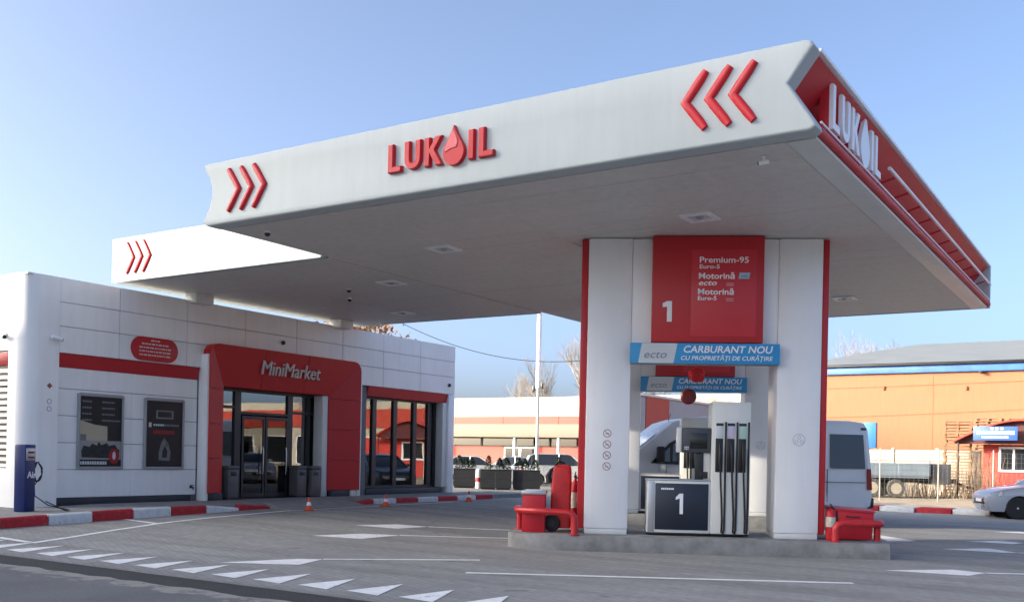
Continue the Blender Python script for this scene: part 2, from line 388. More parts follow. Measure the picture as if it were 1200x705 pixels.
arrow((-12.3, 12.75), (-12.0, 13.7), (-11.4, 13.0), (-11.4, 14.05), (-9.8, 15.25))
arrow((-13.1, 14.75), (-12.75, 15.6), (-12.2, 14.95), (-12.1, 15.8), (-10.7, 16.8))
arrow((-3.13, 14.62), (-2.36, 15.45), (-2.05, 14.75), (-1.9, 15.3), (.8, 16.9))
arrow((-3.1, 19.11), (-2.45, 19.9), (-2.1, 19.1), (-1.9, 19.3), (.8, 20.8))
arrow((-3.04, 21.42), (-2.5, 22.1), (-2.2, 21.4), (-2.06, 21.9), (.8, 23.4))
arrow((-2.99, 24.98), (-2.5, 25.6), (-2.3, 25.0), (-2.2, 25.4), (.8, 27.0))
stripe('lane_line', [(-7.32, 10.36), (-3.09, 12.76)], .13)
marking('arrow_head', [(-5.01, 22.06), (-4.25, 20.15), (-3.8, 20.63)])
stripe('bay_line', [(-15.6, 9.02), (-14.55, 8.9)], .12)
stripe('bay_line', [(-14.42, 8.86), (-14.75, 9.7), (-15.25, 10.9), (-15.75, 12.3), (-16.0, 13.6), (-16.1, 15.2), (-16.2, 17.4), (-16.35, 19.8), (-16.4, 22.5)], .12)
stripe('bay_line', [(-16.95, 12.35), (-15.75, 12.15)], .11)

# pavement in front of the shop with red and white kerbstones
b = B(); N = 40
for i in range(N):
    y0, y1 = 8 + 20 * i / N, 8 + 20 * (i + 1) / N
    b.poly([(-17.12, y0, sz(y0)), (-17.12, y1, sz(y1)), (-18.95, y1, sz(y1)), (-18.95, y0, sz(y0))])
for i in range(N):
    y0, y1 = 8 + 20 * i / N, 8 + 20 * (i + 1) / N
    b.poly([(-17.121, y0, sz(y0)), (-17.121, y0, -.1), (-17.121, y1, -.1), (-17.121, y1, sz(y1))])
b.poly([(-18.95, 8, .2), (-18.95, 11.42, sz(11.42)), (-30, 11.42, .26), (-30, 8, .2)])
pavement = b.ob('pavement', walk_m, kind='structure')
b = B()
for y0, y1 in ((16.2, 17.4), (17.4, 18.95)):
    b.poly([(-16.35, y0, gz(-16.35, y0) + .008), (-16.35, y1, gz(-16.35, y1) + .008), (-17.13, y1, sz(y1)), (-17.13, y0, sz(y0))])
for y0 in (16.2, 18.95): b.poly([(-16.35, y0, gz(-16.35, y0) - .02), (-16.35, y0, gz(-16.35, y0) + .008), (-17.13, y0, sz(y0)), (-17.13, y0, -.05)])
b.ob('entrance_ramp', walk_m, pavement, world=False)
def kerb(name, x0, x1, y0, y1, zb, zt0, zt1, m, parent):
    b = B(); k = .012
    b.loft([[(x0, y0 + k, zb), (x1, y0 + k, zb), (x1, y0 + k, zt0 - .03), (x1 - .03, y0 + k, zt0), (x0, y0 + k, zt0)],
            [(x0, y1 - k, zb), (x1, y1 - k, zb), (x1, y1 - k, zt1 - .03), (x1 - .03, y1 - k, zt1), (x0, y1 - k, zt1)]])
    return b.ob(name, m, parent, world=False, smooth=0)
ys = [9.85 + .907 * k for k in range(-2, 8)]
for k, (a, c) in enumerate(zip(ys, ys[1:])):
    kerb('kerbstone', -17.13, -16.98 + random.uniform(-.008, .008), a, c, -.05, sz(a) + .012 if c < 15 else sz(a) + .01, sz(c) + .012 if c < 15 else gz(-17, c) + .07, kerb_red if k % 2 == 0 else kerb_white, pavement)
ys = [18.9 + .93 * k for k in range(0, 8)]
for k, (a, c) in enumerate(zip(ys, ys[1:])):
    kerb('kerbstone', -17.13, -16.98 + random.uniform(-.008, .008), a, c, -.05, sz(a) + .012 if k else gz(-17, a) + .05, sz(c) + .012, kerb_red if k % 2 == 0 else kerb_white, pavement)
# far kerb on the right
far_kerb_base = sheet('verge', -14, 20, 34.2, 40.1, .02, soil_m, step=.8, fn=lambda x, y: .06 + random.uniform(-.03, .05))
k = 0; x = -12.6
while x < 16:
    bb = B(); y0 = 33.0 + .05 * (x + 7); bb.box((x + .012, y0, -.05), (x + 1.06, y0 + 1.1, .15), .02)
    bb.ob('kerbstone', kerb_white if k % 2 else kerb_red, far_kerb_base, world=False); x += 1.07; k += 1

# ================================================================== FORECOURT CANOPY
L_ = Vector
def smooth_curve(p0, p1, p2, n=6):
    return [tuple((1 - t) ** 2 * a + 2 * t * (1 - t) * c + t * t * d for a, c, d in zip(p0, p1, p2)) for t in [k / n for k in range(n + 1)]]
can = thing('forecourt_canopy', 'big white flat petrol station canopy with red raised lettering and chevrons', 'canopy', (-8, 18, 5.13))
left_prof = smooth_curve((-13.06, 6.06), (-12.66, 5.66), (-13.06, 5.24), 10)
front = [(-12.97, 5.13), (-3.20, 5.13), (-3.13, 5.17), (-3.14, 5.22), (-3.45, 5.69), (-3.17, 6.06), (-3.20, 6.12), (-3.26, 6.14), (-12.98, 6.14), (-13.04, 6.12)] + left_prof + [(-13.05, 5.17)]
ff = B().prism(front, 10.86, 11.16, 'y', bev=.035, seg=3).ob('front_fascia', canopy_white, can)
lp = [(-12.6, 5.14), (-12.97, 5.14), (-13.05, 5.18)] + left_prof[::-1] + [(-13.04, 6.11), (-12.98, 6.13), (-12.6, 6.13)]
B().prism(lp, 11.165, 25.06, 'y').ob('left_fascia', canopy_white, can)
rch = B().prism([(-3.72, 5.17), (-3.22, 5.17), (-3.15, 5.21), (-3.20, 5.27), (-3.56, 5.68), (-3.22, 6.07), (-3.25, 6.11), (-3.72, 6.11)], 11.165, 25.06, 'y').ob('right_fascia', red_channel, can)
B().box((-3.27, 11.165, 6.085), (-3.165, 25.08, 6.135), .015).ob('top_lip', letter_white, rch)
B().tube([(-3.19, 11.17, 5.215), (-3.19, 25.09, 5.215)], .055, 12).ob('bottom_bead', red_channel, rch)
B().tube([(-3.16, 11.17, 5.30), (-3.16, 25.04, 5.30)], .014, 8).ob('light_tube', letter_white, rch)
B().tube([(-3.19, 14.75, 5.70), (-3.19, 25.35, 5.70)], .028, 8).ob('light_tube', letter_white, rch)
y = 15.2
while y < 25:
    B().tube([(-3.50, y, 5.60), (-3.20, y + .06, 5.70)], .016, 6).ob('bracket', red_panel, rch); y += .95
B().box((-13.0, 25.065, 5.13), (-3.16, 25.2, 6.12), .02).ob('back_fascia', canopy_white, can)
B().box((-12.59, 11.17, 6.0), (-3.73, 25.05, 6.06)).ob('roof_deck', concrete, can)
B().box((-3.55, 11.18, 5.125), (-3.21, 25.05, 5.165), .008).ob('edge_trim', trim_m, can)
def soffit(parent, x0, x1, y0, y1, z, big, cuts):
    n_ = max(1, round((y1 - y0) / .62))
    for k in range(n_):
        a, c = y0 + (y1 - y0) * k / n_, y0 + (y1 - y0) * (k + 1) / n_
        for xa, xb in zip([x0] + cuts, cuts + [x1]):
            dz = random.uniform(0, .003)
            B().box((xa + .003, a + (big if k == 0 else .002), z + dz), (xb - .003, c - (big if k == n_ - 1 else .002), z + .025), .003, 1).ob('soffit_panel', soffit_m, parent)
for y0, y1 in ((11.17, 14.3), (14.3, 18.2), (18.2, 22.0), (22.0, 25.05)): soffit(can, -12.96, -3.56, y0, y1, 5.135, .012, [-8.3])
B().box((-12.6, 11.2, 5.17), (-3.6, 25.0, 5.20)).ob('soffit_backing', joint_m, can)
def chevron(parent, org, right, up, w_, h, th, m, depth=.05):
    """a > shaped raised bar, pointing along right; org is the top outer end"""
    o, r, u = Vector(org), Vector(right), Vector(up); nn = r.cross(u)
    A, T, D = Vector((0, 0, 0)), Vector((w_, -h / 2, 0)), Vector((0, -h, 0))
    b = B(); n = 12
    # centre line polyline with rounded ends, lofted with a rounded section
    path = [A.lerp(T, k / 5) for k in range(6)] + [T.lerp(D, k / 5) for k in range(1, 6)]
    sect = [(-1, 0), (-.9, .6), (-.5, .95), (0, 1), (.5, .95), (.9, .6), (1, 0)]
    secs = []
    for i, p in enumerate(path):
        d = (path[min(i + 1, len(path) - 1)] - path[max(i - 1, 0)]).normalized(); q = Vector((-d.y, d.x, 0))
        f = .78 if i in (0, len(path) - 1) else 1.0
        if i == 5: f = 1.12
        wv = th * f
        secs.append([o + r * (p.x + q.x * a * wv) + u * (p.y + q.y * a * wv) + nn * (c * depth) for a, c in sect])
    for i, e in ((0, -1), (-1, 1)):
        d = (path[1] - path[0]).normalized() if i == 0 else (path[-1] - path[-2]).normalized()
        ext = (d * e * th * .55)
        secs[i] = [v + r * ext.x + u * ext.y for v in secs[i]]
    b.loft(secs)
    return b.ob('chevron', m, parent, smooth=50)
for k in range(3):
    chevron(ff, (-12.43 + .285 * k, 10.865, 5.95), (1, 0, 0), (0, 0, 1), .22, .62, .052, red)
    chevron(ff, (-4.46 + .335 * k, 10.865, 5.99), (-1, 0, 0), (0, 0, -1), .235, -.64, .055, red) if False else None
def chevron_left(parent, x, y, z, w_, h, th, m):
    # mirrored: bar points to -x; build with right=-x and flip the section outwards
    b = B(); path = [Vector((0, 0, 0)).lerp(Vector((w_, -h / 2, 0)), k / 5) for k in range(6)] + [Vector((w_, -h / 2, 0)).lerp(Vector((0, -h, 0)), k / 5) for k in range(1, 6)]
    sect = [(-1, 0), (-.9, .6), (-.5, .95), (0, 1), (.5, .95), (.9, .6), (1, 0)]; secs = []
    for i, p in enumerate(path):
        d = (path[min(i + 1, 10)] - path[max(i - 1, 0)]).normalized(); q = Vector((-d.y, d.x, 0)); wv = th * (.78 if i in (0, 10) else 1.12 if i == 5 else 1)
        e = d * (-th * .55 if i == 0 else th * .55 if i == 10 else 0)
        secs.append([(x - (p.x + q.x * a * wv + e.x), y - c * .055, z + p.y + q.y * a * wv + e.y) for a, c in sect])
    return b.loft(secs).ob('chevron', m, parent, smooth=50)
for k in range(3): chevron_left(ff, -4.42 + .29 * k, 10.865, 5.98, .235, .62, .055, red)

# raised letters: outlines in a unit box (height 1)
def offset_poly(pts, d):
    n = len(pts); res = []
    area = sum(pts[i][0] * pts[(i + 1) % n][1] - pts[(i + 1) % n][0] * pts[i][1] for i in range(n))
    sg = 1 if area > 0 else -1
    for i in range(n):
        a, b_, c = Vector(pts[i - 1]), Vector(pts[i]), Vector(pts[(i + 1) % n])
        d1, d2 = (b_ - a).normalized(), (c - b_).normalized(); n1, n2 = Vector((-d1.y, d1.x)) * sg, Vector((-d2.y, d2.x)) * sg
        bis = (n1 + n2); bis = bis / max(.25, bis.length_squared) * 2 if bis.length else n1
        res.append(tuple(b_ + bis * d * .5 * 1.0))
    return res
def raised(name, pts, org, right, up, depth, m, parent, side=None, ridge=.02):
    o, r, u = Vector(org), Vector(right), Vector(up); nn = r.cross(u); b = B()
    inn = offset_poly(pts, ridge)
    f3 = lambda p, d: o + r * p[0] + u * p[1] + nn * d
    A = [b.bm.verts.new(f3(p, 0)) for p in pts]; Bv = [b.bm.verts.new(f3(p, depth * .7)) for p in pts]; D = [b.bm.verts.new(f3(p, depth)) for p in inn]; n = len(pts)
    for i in range(n):
        j = (i + 1) % n
        f = b.bm.faces.new((A[i], A[j], Bv[j], Bv[i])); f.material_index = 1 if side else 0
        b.bm.faces.new((Bv[i], Bv[j], D[j], D[i]))
    b.bm.faces.new(D); b.bm.faces.new(A[::-1])
    bmesh.ops.recalc_face_normals(b.bm, faces=b.bm.faces[:])
    return b.ob(name, [m, side] if side else m, parent, smooth=30)
def arc(cx, cy, r, a0, a1, n): return [(cx + r * math.cos(R(a0 + (a1 - a0) * k / n)), cy + r * math.sin(R(a0 + (a1 - a0) * k / n))) for k in range(n + 1)]
def letters_sign(parent, place, right, up, H, depth, m, side=None, drop_m=None):
    sw = .235 * H
    Lp = lambda: [(0, 0), (.60 * H, 0), (.60 * H, .21 * H), (sw, .21 * H), (sw, H), (0, H)]
    U = [(0, H), (0, .36 * H)] + arc(.36 * H, .36 * H, .36 * H, 180, 360, 12)[1:] + [(.72 * H, H), (.72 * H - sw, H), (.72 * H - sw, .36 * H)] + arc(.36 * H, .36 * H, .36 * H - sw, 0, -180, 10)[1:] + [(sw, H)]
    K = [(0, 0), (sw, 0), (sw, .40 * H), (.47 * H, 0), (.77 * H, 0), (.44 * H, .54 * H), (.74 * H, H), (.46 * H, H), (sw, .64 * H), (sw, H), (0, H)]
    I = [(0, 0), (sw, 0), (sw, H), (0, H)]
    dr = [(0, 1.30 * H)] + smooth_curve((-.0 * H, 1.30 * H), (-.12 * H, 1.0 * H), (-.38 * H, .62 * H), 6)[1:] + arc(0, .38 * H, .445 * H, 148, 392, 20) + smooth_curve((.38 * H, .62 * H), (.12 * H, 1.0 * H), (0, 1.30 * H), 6)[:-1]
    o, r, u = Vector(place), Vector(right), Vector(up)
    xs = [0, .74 * H, 1.62 * H, 2.86 * H, 3.46 * H, 3.88 * H]
    for nm, pts, x in (('letter', Lp(), xs[0]), ('letter', U, xs[1]), ('letter', K, xs[2]), ('letter_drop', dr, xs[3]), ('letter', I, xs[4]), ('letter', Lp(), xs[5])):
        q = raised(nm, pts, o + r * x + (u * (-.04 * H) if nm == 'letter_drop' else Vector()), right, up, depth, m, parent, side, .028 * H if nm == 'letter_drop' else .05 * H)
        if nm == 'letter_drop' and drop_m:
            hl = [(-.05 * H, 1.12 * H), (-.10 * H, .98 * H), (-.22 * H, .78 * H), (-.33 * H, .55 * H), (-.33 * H, .40 * H), (-.1 * H, .50 * H), (.13 * H, .52 * H), (.20 * H, .70 * H), (.12 * H, .92 * H), (.02 * H, 1.10 * H)]
            nn = r.cross(u)
            raised('drop_highlight', hl, o + r * x + u * (-.04 * H) + nn * (depth * .99), right, up, .012, drop_m, q, None, .01)
letters_sign(ff, (-9.12, 10.862, 5.445), (1, 0, 0), (0, 0, 1), .40, .07, red, None, drop_pink)
letters_sign(rch, (-3.40, 11.95, 5.46), (0, 1, 0), (0, 0, 1), .56, .16, letter_white, red, None)
def downlight(parent, x, y, z=5.133):
    b = B().box((x - .24, y - .24, z - .03), (x - .17, y + .24, z)).box((x + .17, y - .24, z - .03), (x + .24, y + .24, z)).box((x - .17, y - .24, z - .03), (x + .17, y - .17, z)).box((x - .17, y + .17, z - .03), (x + .17, y + .24, z))
    f = b.ob('light_frame', letter_white, parent)
    B().box((x - .17, y - .17, z - .012), (x + .17, y + .17, z + .001)).ob('diffuser', mat('diffuser', (.72, .73, .72), .25, var=.2), f)
    B().lathe([(.03, 0), (.045, .012), (.07, .03)], 12, (x, y, z - .045)).ob('lamp', grey_plastic, f)
for x, y in ((-10.53, 14.04), (-5.72, 13.96), (-5.72, 22.32), (-10.5, 22.3)): downlight(can, x, y)
def dome_camera(x, y, z, label):
    t = thing('security_camera', label, 'camera', (x, y, z), 0, 'cameras under the canopy')
    B().lathe([(.055, 0), (.055, -.03), (.05, -.035)], 14).ob('mount', letter_white, t, world=False)
    B().lathe([(.05, -.035), (.047, -.06), (.034, -.08), (.012, -.09)], 14).ob('dome', black, t, world=False)
dome_camera(-12.35, 11.6, 5.133, 'small black dome camera under the front left corner of the big canopy')
dome_camera(-14.97, 16.5, 5.125, 'upper small black dome camera under the lower link canopy')
dome_camera(-15.85, 17.5, 5.125, 'lower small black dome camera under the lower link canopy')
t = thing('security_camera', 'white bullet camera under the right end of the canopy front', 'camera', (-3.93, 11.53, 5.133), R(200), 'cameras under the canopy')
B().lathe([(.03, 0), (.03, -.02), (.012, -.025), (.012, -.06)], 12).ob('mount', letter_white, t, world=False)
B().tube([(-.06, 0, -.07), (.06, 0, -.09)], .026, 12).ob('body', letter_white, t, world=False)
B().tube([(.06, 0, -.09), (.07, 0, -.092)], .022, 12).ob('lens', black, t, world=False)

# ================================================================== LINK CANOPY
can2 = thing('link_canopy', 'sunlit plain white canopy joining the shop roof, three small chevrons at its corner', 'canopy', (-16, 17, 5.13))
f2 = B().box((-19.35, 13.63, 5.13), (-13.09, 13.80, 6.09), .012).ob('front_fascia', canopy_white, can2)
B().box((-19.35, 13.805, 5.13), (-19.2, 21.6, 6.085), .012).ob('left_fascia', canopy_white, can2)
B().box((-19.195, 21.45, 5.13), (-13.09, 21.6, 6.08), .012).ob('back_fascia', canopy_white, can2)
B().box((-19.19, 13.81, 5.95), (-13.09, 21.44, 6.0)).ob('roof_deck', concrete, can2)
for y0, y1 in ((13.805, 18.2), (18.2, 21.445)): soffit(can2, -19.19, -13.0, y0, y1, 5.128, .012, [-16.1])
B().box((-19.1, 13.9, 5.165), (-13.1, 21.4, 5.19)).ob('soffit_backing', joint_m, can2)
for k in range(3): chevron(f2, (-18.80 + .275 * k, 13.632, 5.94), (1, 0, 0), (0, 0, 1), .21, .62, .05, red, .04)
for y in (15.3, 20.15): B().box((-18.95, y, 4.9), (-18.55, y + .5, 5.128), .01).ob('support_post', trim_m, can2)
for x, y in ((-13.6, 16.3), (-16.23, 19.93)): downlight(can2, x, y, 5.126)

# ================================================================== SHOP
SX = -18.9
shop = thing('minimarket_shop', 'low white panelled petrol station shop with a red framed entrance', 'shop', (-22, 18.5, .3))
B().box((-19.55, 11.75, 3.44), (SX - .035, 25.90, 4.95)).box((-19.5, 12.14, .25), (-19.035, 15.75, 3.44)).box((-19.5, 20.6, .25), (-19.0, 21.78, 3.44)).box((-19.5, 15.75, 2.95), (-19.3, 20.6, 3.44)).box((-19.5, 15.75, .25), (-19.0, 16.3, 3.44)).box((-19.5, 20.1, .25), (-19.0, 20.6, 3.44)).ob('wall_core', joint_m, shop)
# rounded corner pier and the left side wall
def arc3(cx, cy, r, a0, a1, n): return [(cx + r * math.cos(R(a0 + (a1 - a0) * k / n)), cy + r * math.sin(R(a0 + (a1 - a0) * k / n))) for k in range(n + 1)]
B().box((-21.3, 11.466, 1.0), (-19.52, 11.469, 3.12)).ob('louvre_backing', dark, shop)
cp = [(-19.5, 11.4)] + arc3(-19.25, 11.75, .35, -90, 0, 12) + [(SX, 12.13), (-19.5, 12.13)]
B().prism(cp, .22, 4.98, 'z').ob('corner_pier', white, shop)
side_h = [.22, 1.05, 1.62, 2.2, 2.8, 3.43, 3.985, 4.48, 4.98]
for a, c in zip(side_h, side_h[1:]):
    B().box((-21.4, 11.41, a + .006), (-19.51, 11.46, c - .006), .004, 1).ob('facade_panel', white, shop) if a > 3.4 or a < 1 else None
B().box((-28, 11.47, .2), (-19.55, 11.75, 4.95)).box((-28, 25.62, .2), (-19.55, 25.89, 4.95)).box((-28.2, 11.47, .2), (-28.0, 25.89, 4.95)).ob('rear_wall', white, shop)
B().box((-21.3, 11.40, 3.13), (-19.51, 11.45, 3.40), .01).ob('red_header', red_panel, shop)
for k in range(16): B().box((-21.3, 11.405, 1.06 + .128 * k), (-19.51, 11.465, 1.06 + .128 * k + .075), .005, 1).ob('louvre_slat', alu, shop)
# upper rows of cladding panels
cy = [12.13, 13.54, 15.34, 17.1, 18.86, 20.63, 22.38, 24.12, 25.93]
rows_ = [(3.435, 3.985), (3.985, 4.48), (4.48, 4.98)]
for (z0, z1) in rows_:
    for a, c in zip(cy, cy[1:]):
        B().box((SX - .033, a + .006, z0 + .006), (SX + random.uniform(-.0015, .0015), c - .006, z1 - .006), .004, 1).ob('facade_panel', white, shop)
B().box((-19.55, 11.45, 4.951), (SX - .05, 25.88, 4.99), .005).ob('parapet_cap', trim_m, shop)
B().box((-28, 11.76, 4.7), (-19.56, 25.6, 4.85)).ob('roof', concrete, shop)
# recessed lower wall with the posters
zz = [.44, 1.03, 1.59, 2.15, 2.71, 3.15]
for z0, z1 in zip(zz, zz[1:]):
    for a, c in ((12.14, 13.95), (13.95, 15.745)):
        B().box((-19.034, a + .003, z0 + .006), (-19.0, c - .003, z1 - .006), .004, 1).ob('facade_panel', white, shop)
def header(y0, y1):
    B().prism([(-18.925, 3.43), (-19.05, 3.43), (-19.05, 3.15), (-19.0, 3.15)], y0, y1, 'y').ob('red_header', red_panel, shop)
header(12.14, 15.74); header(21.79, 25.61)
B().box((-19.03, 12.14, .27), (-18.985, 15.6, .435), .006).ob('plinth', plinth_m, shop)
# right-hand pier
B().box((-19.5, 25.62, .25), (SX, 25.93, 3.43), .008).ob('corner_pier', white, shop)
B().box((-19.5, 25.40, .48), (SX - .06, 25.615, 3.15), .005).ob('window_reveal', trim_m, shop)
# showcase windows
def glazing(y0, y1, z0, z1, muls, trans, nm='window'):
    wdw = B().box((-19.32, y0, z1 - .06), (-19.22, y1, z1)).ob(nm, dark, shop); B().box((-19.32, y0, z0), (-19.22, y1, z0 + .07)).ob('bottom_rail', dark, wdw)
    for y, hw in muls: B().box((-19.32, y - hw, z0 + .071), (-19.215, y + hw, z1 - .061), .006, 1).ob('mullion', dark, wdw)
    for (a, c, z) in trans: B().box((-19.315, a, z - .035), (-19.218, c, z + .035), .006, 1).ob('transom', dark, wdw)
    if nm == 'entrance_glazing': B().box((-19.285, 17.3, 2.48), (-19.273, 18.92, z1 - .05)).ob('pane', glass_shop, wdw)
    es = [y0] + [m_[0] for m_ in muls] + [y1]
    for a, c in zip(es, es[1:]):
        if c - a > .12 and not (nm == 'entrance_glazing' and abs(a - 17.2) < .01): B().box((-19.285, a + .01, z0 + .05), (-19.273, c - .01, z1 - .05)).ob('pane', glass_shop, wdw)
    return wdw
glazing(21.79, 25.39, .48, 3.15, [(21.83, .05), (22.40, .09), (23.36, .09), (24.31, .09), (25.0, .05), (25.34, .05)], [])
B().box((-19.25, 21.79, .27), (-18.97, 25.40, .475), .008).ob('plinth', plinth_m, shop)
# entrance glazing and doors
glazing(16.3, 20.1, .31, 3.03, [(16.34, .05), (17.2, .10), (19.0, .09), (19.68, .05), (20.06, .04)], [(16.4, 17.1, 2.58), (17.3, 18.91, 2.45), (19.09, 20.0, 2.53)], 'entrance_glazing')
B().box((-19.21, 19.86, .3), (-18.88, 20.09, 3.03), .01).ob('entrance_reveal', trim_m, shop)
for y0, y1 in ((17.32, 18.09), (18.12, 18.90)):
    d = B().box((-19.24, y0, .33), (-19.19, y0 + .06, 2.38)).box((-19.24, y1 - .06, .33), (-19.19, y1, 2.38)).box((-19.24, y0 + .06, .33), (-19.19, y1 - .06, .43)).box((-19.24, y0 + .06, 2.30), (-19.19, y1 - .06, 2.38)).ob('door', dark, shop)
    B().box((-19.22, y0 + .05, .42), (-19.21, y1 - .05, 2.31)).ob('pane', glass_door, d)
    B().tube([(-19.15, y1 - .1, .9), (-19.13, y1 - .1, 1.0), (-19.13, y1 - .1, 1.5), (-19.15, y1 - .1, 1.6)], .014, 6).ob('handle', alu, d)
# red entrance frame: casing plus bevelled panels
cs = thing  # noqa
B().box((-18.99, 15.765, .30), (-18.68, 15.845, 3.76), .01).ob('casing', white, shop)
B().box((-18.99, 21.115, .30), (-18.66, 21.20, 3.78), .01).ob('casing', white, shop)
oY0, oY1, iY0, iY1, oz, iz, XO, XI = 15.82, 21.14, 16.42, 20.06, 4.03, 3.04, -18.64, -18.86
def quadpanel(name, pts, th, m):
    b = B(); nn = (Vector(pts[1]) - Vector(pts[0])).cross(Vector(pts[2]) - Vector(pts[0])).normalized()
    if nn.x < 0: nn = -nn
    # shrink slightly for the joint
    c = sum((Vector(p) for p in pts), Vector()) / len(pts)
    P = [Vector(p) + (c - Vector(p)).normalized() * .007 for p in pts]
    A = [b.bm.verts.new(p) for p in P]; D = [b.bm.verts.new(p - nn * th) for p in P]; n = len(P)
    b.bm.faces.new(A); b.bm.faces.new(D[::-1])
    for i in range(n): b.bm.faces.new((A[i], D[i], D[(i + 1) % n], A[(i + 1) % n]))
    bmesh.ops.recalc_face_normals(b.bm, faces=b.bm.faces[:])
    return b.ob(name, m, shop, smooth=25)
leg_z = [.47, 1.30, 2.13, 2.96]
for a, c in zip(leg_z, leg_z[1:]):
    quadpanel('entrance_panel', [(XO, oY0, a), (XI, iY0, a), (XI, iY0, c), (XO, oY0, c)], .03, red_door)
    quadpanel('entrance_panel', [(XI, iY1, a), (XO, oY1, a), (XO, oY1, c), (XI, iY1, c)], .03, red_door)
rc = .26
ca = [(oY0 + rc - rc * math.sin(R(t)), oz - rc + rc * math.cos(R(t))) for t in (90, 67, 45, 22, 0)]
cb = [(oY1 - rc + rc * math.sin(R(t)), oz - rc + rc * math.cos(R(t))) for t in (0, 22, 45, 67, 90)]
quadpanel('entrance_panel', [(XO, oY0, 2.96), (XI, iY0, 2.96)] + [(XI, iY0, iz)] + [(XO, y, z) for y, z in ca[2::-1]], .03, red_door)
quadpanel('entrance_panel', [(XI, iY1, iz), (XI, iY1, 2.96), (XO, oY1, 2.96)] + [(XO, y, z) for y, z in cb[4:1:-1]], .03, red_door)
quadpanel('entrance_panel', [(XI, iY0, iz), (XI, 17.6, iz), (XO, 17.6, oz)] + [(XO, y, z) for y, z in ca[4:1:-1]], .03, red_door)
quadpanel('entrance_panel', [(XI, 17.6, iz), (XI, 19.1, iz), (XO, 19.1, oz), (XO, 17.6, oz)], .03, red_door)
quadpanel('entrance_panel', [(XI, 19.1, iz), (XI, iY1, iz)] + [(XO, y, z) for y, z in cb[2::-1]] + [(XO, 19.1, oz)], .03, red_door)
# the frame's outer skin and inner reveal
outer = [(oY0, .47)] + ca + cb + [(oY1, .47)]
b = B()
for (y0, z0), (y1, z1) in zip(outer, outer[1:]): b.poly([(XO - .012, y0, z0), (XO - .012, y1, z1), (-18.95, y1, z1), (-18.95, y0, z0)])
b.ob('entrance_skin', red_door, shop, smooth=50)
B().box((-19.2, 16.38, 3.045), (XI - .02, 20.08, 3.09)).ob('entrance_soffit', red_door, shop)
B().box((-19.2, 16.38, .30), (XI - .02, 16.415, 3.04)).ob('entrance_reveal', trim_m, shop)
for y0, y1 in ((15.86, 16.34), (20.12, 20.85)): B().box((-18.98, y0, .27), (-18.74, y1, .465), .006).ob('plinth', plinth_m, shop)
B().box((-18.98, 20.86, .27), (-18.70, 21.11, .46), .006).ob('plinth', trim_m, shop)
upv = Vector((XO - XI, 0, oz - iz)).normalized()
text('shop_lettering', 'MiniMarket', (-18.735, 17.50, 3.42), (0, 1, 0), upv, .37, silver_letter, shop, width=2.05, ext=.02, bold=.0)
# interior seen through the glass
B().box((-27.9, 11.8, .2), (-19.6, 25.55, .28)).ob('shop_floor', mat('shop_floor', (.25, .24, .22), .4), shop)
B().box((-27.9, 11.8, 3.3), (-19.6, 25.55, 3.36)).ob('shop_ceiling', mat('shop_ceiling', (.35, .35, .35), .8), shop)
t = thing('drinks_cooler', 'red drinks cooler standing inside the shop behind the sliding doors', 'cooler', (-21.1, 18.9, .28))
B().box((-.3, -.5, 0), (.3, .5, 1.35), .03).ob('cabinet', mat('cooler_red', (.5, .03, .03), .35), t, world=False)
B().box((.301, -.42, .25), (.315, .42, 1.25), .005).ob('door', mat('cooler_glass', (.12, .05, .05), .15, var=.5, vs=9), t, world=False)
for k, (x, y, lb) in enumerate(((-21.3, 17.5, 'low goods rack inside the shop seen through the left sliding door'), (-21.6, 23.2, 'goods rack inside the shop behind the showcase windows'))):
    t = thing('goods_rack', lb, 'rack', (x, y, .28))
    B().box((-.02, -.45, 0), (.02, .45, 1.5)).ob('back_panel', alu, t, world=False)
    for j in range(4):
        s_ = B().box((.02, -.45, .15 + .36 * j), (.4, .45, .18 + .36 * j)).ob('shelf', alu, t, world=False)
        q = B()
        for yy in range(8): q.m(yy % 3).box((.08, -.42 + .108 * yy, .181 + .36 * j), (.34, -.34 + .108 * yy, .181 + .36 * j + random.uniform(.12, .26)))
        q.ob('goods', [mat('goods_a', (.5, .35, .1), .5), mat('goods_b', (.1, .2, .4), .5), mat('goods_c', (.55, .5, .45), .5)], s_, world=False)
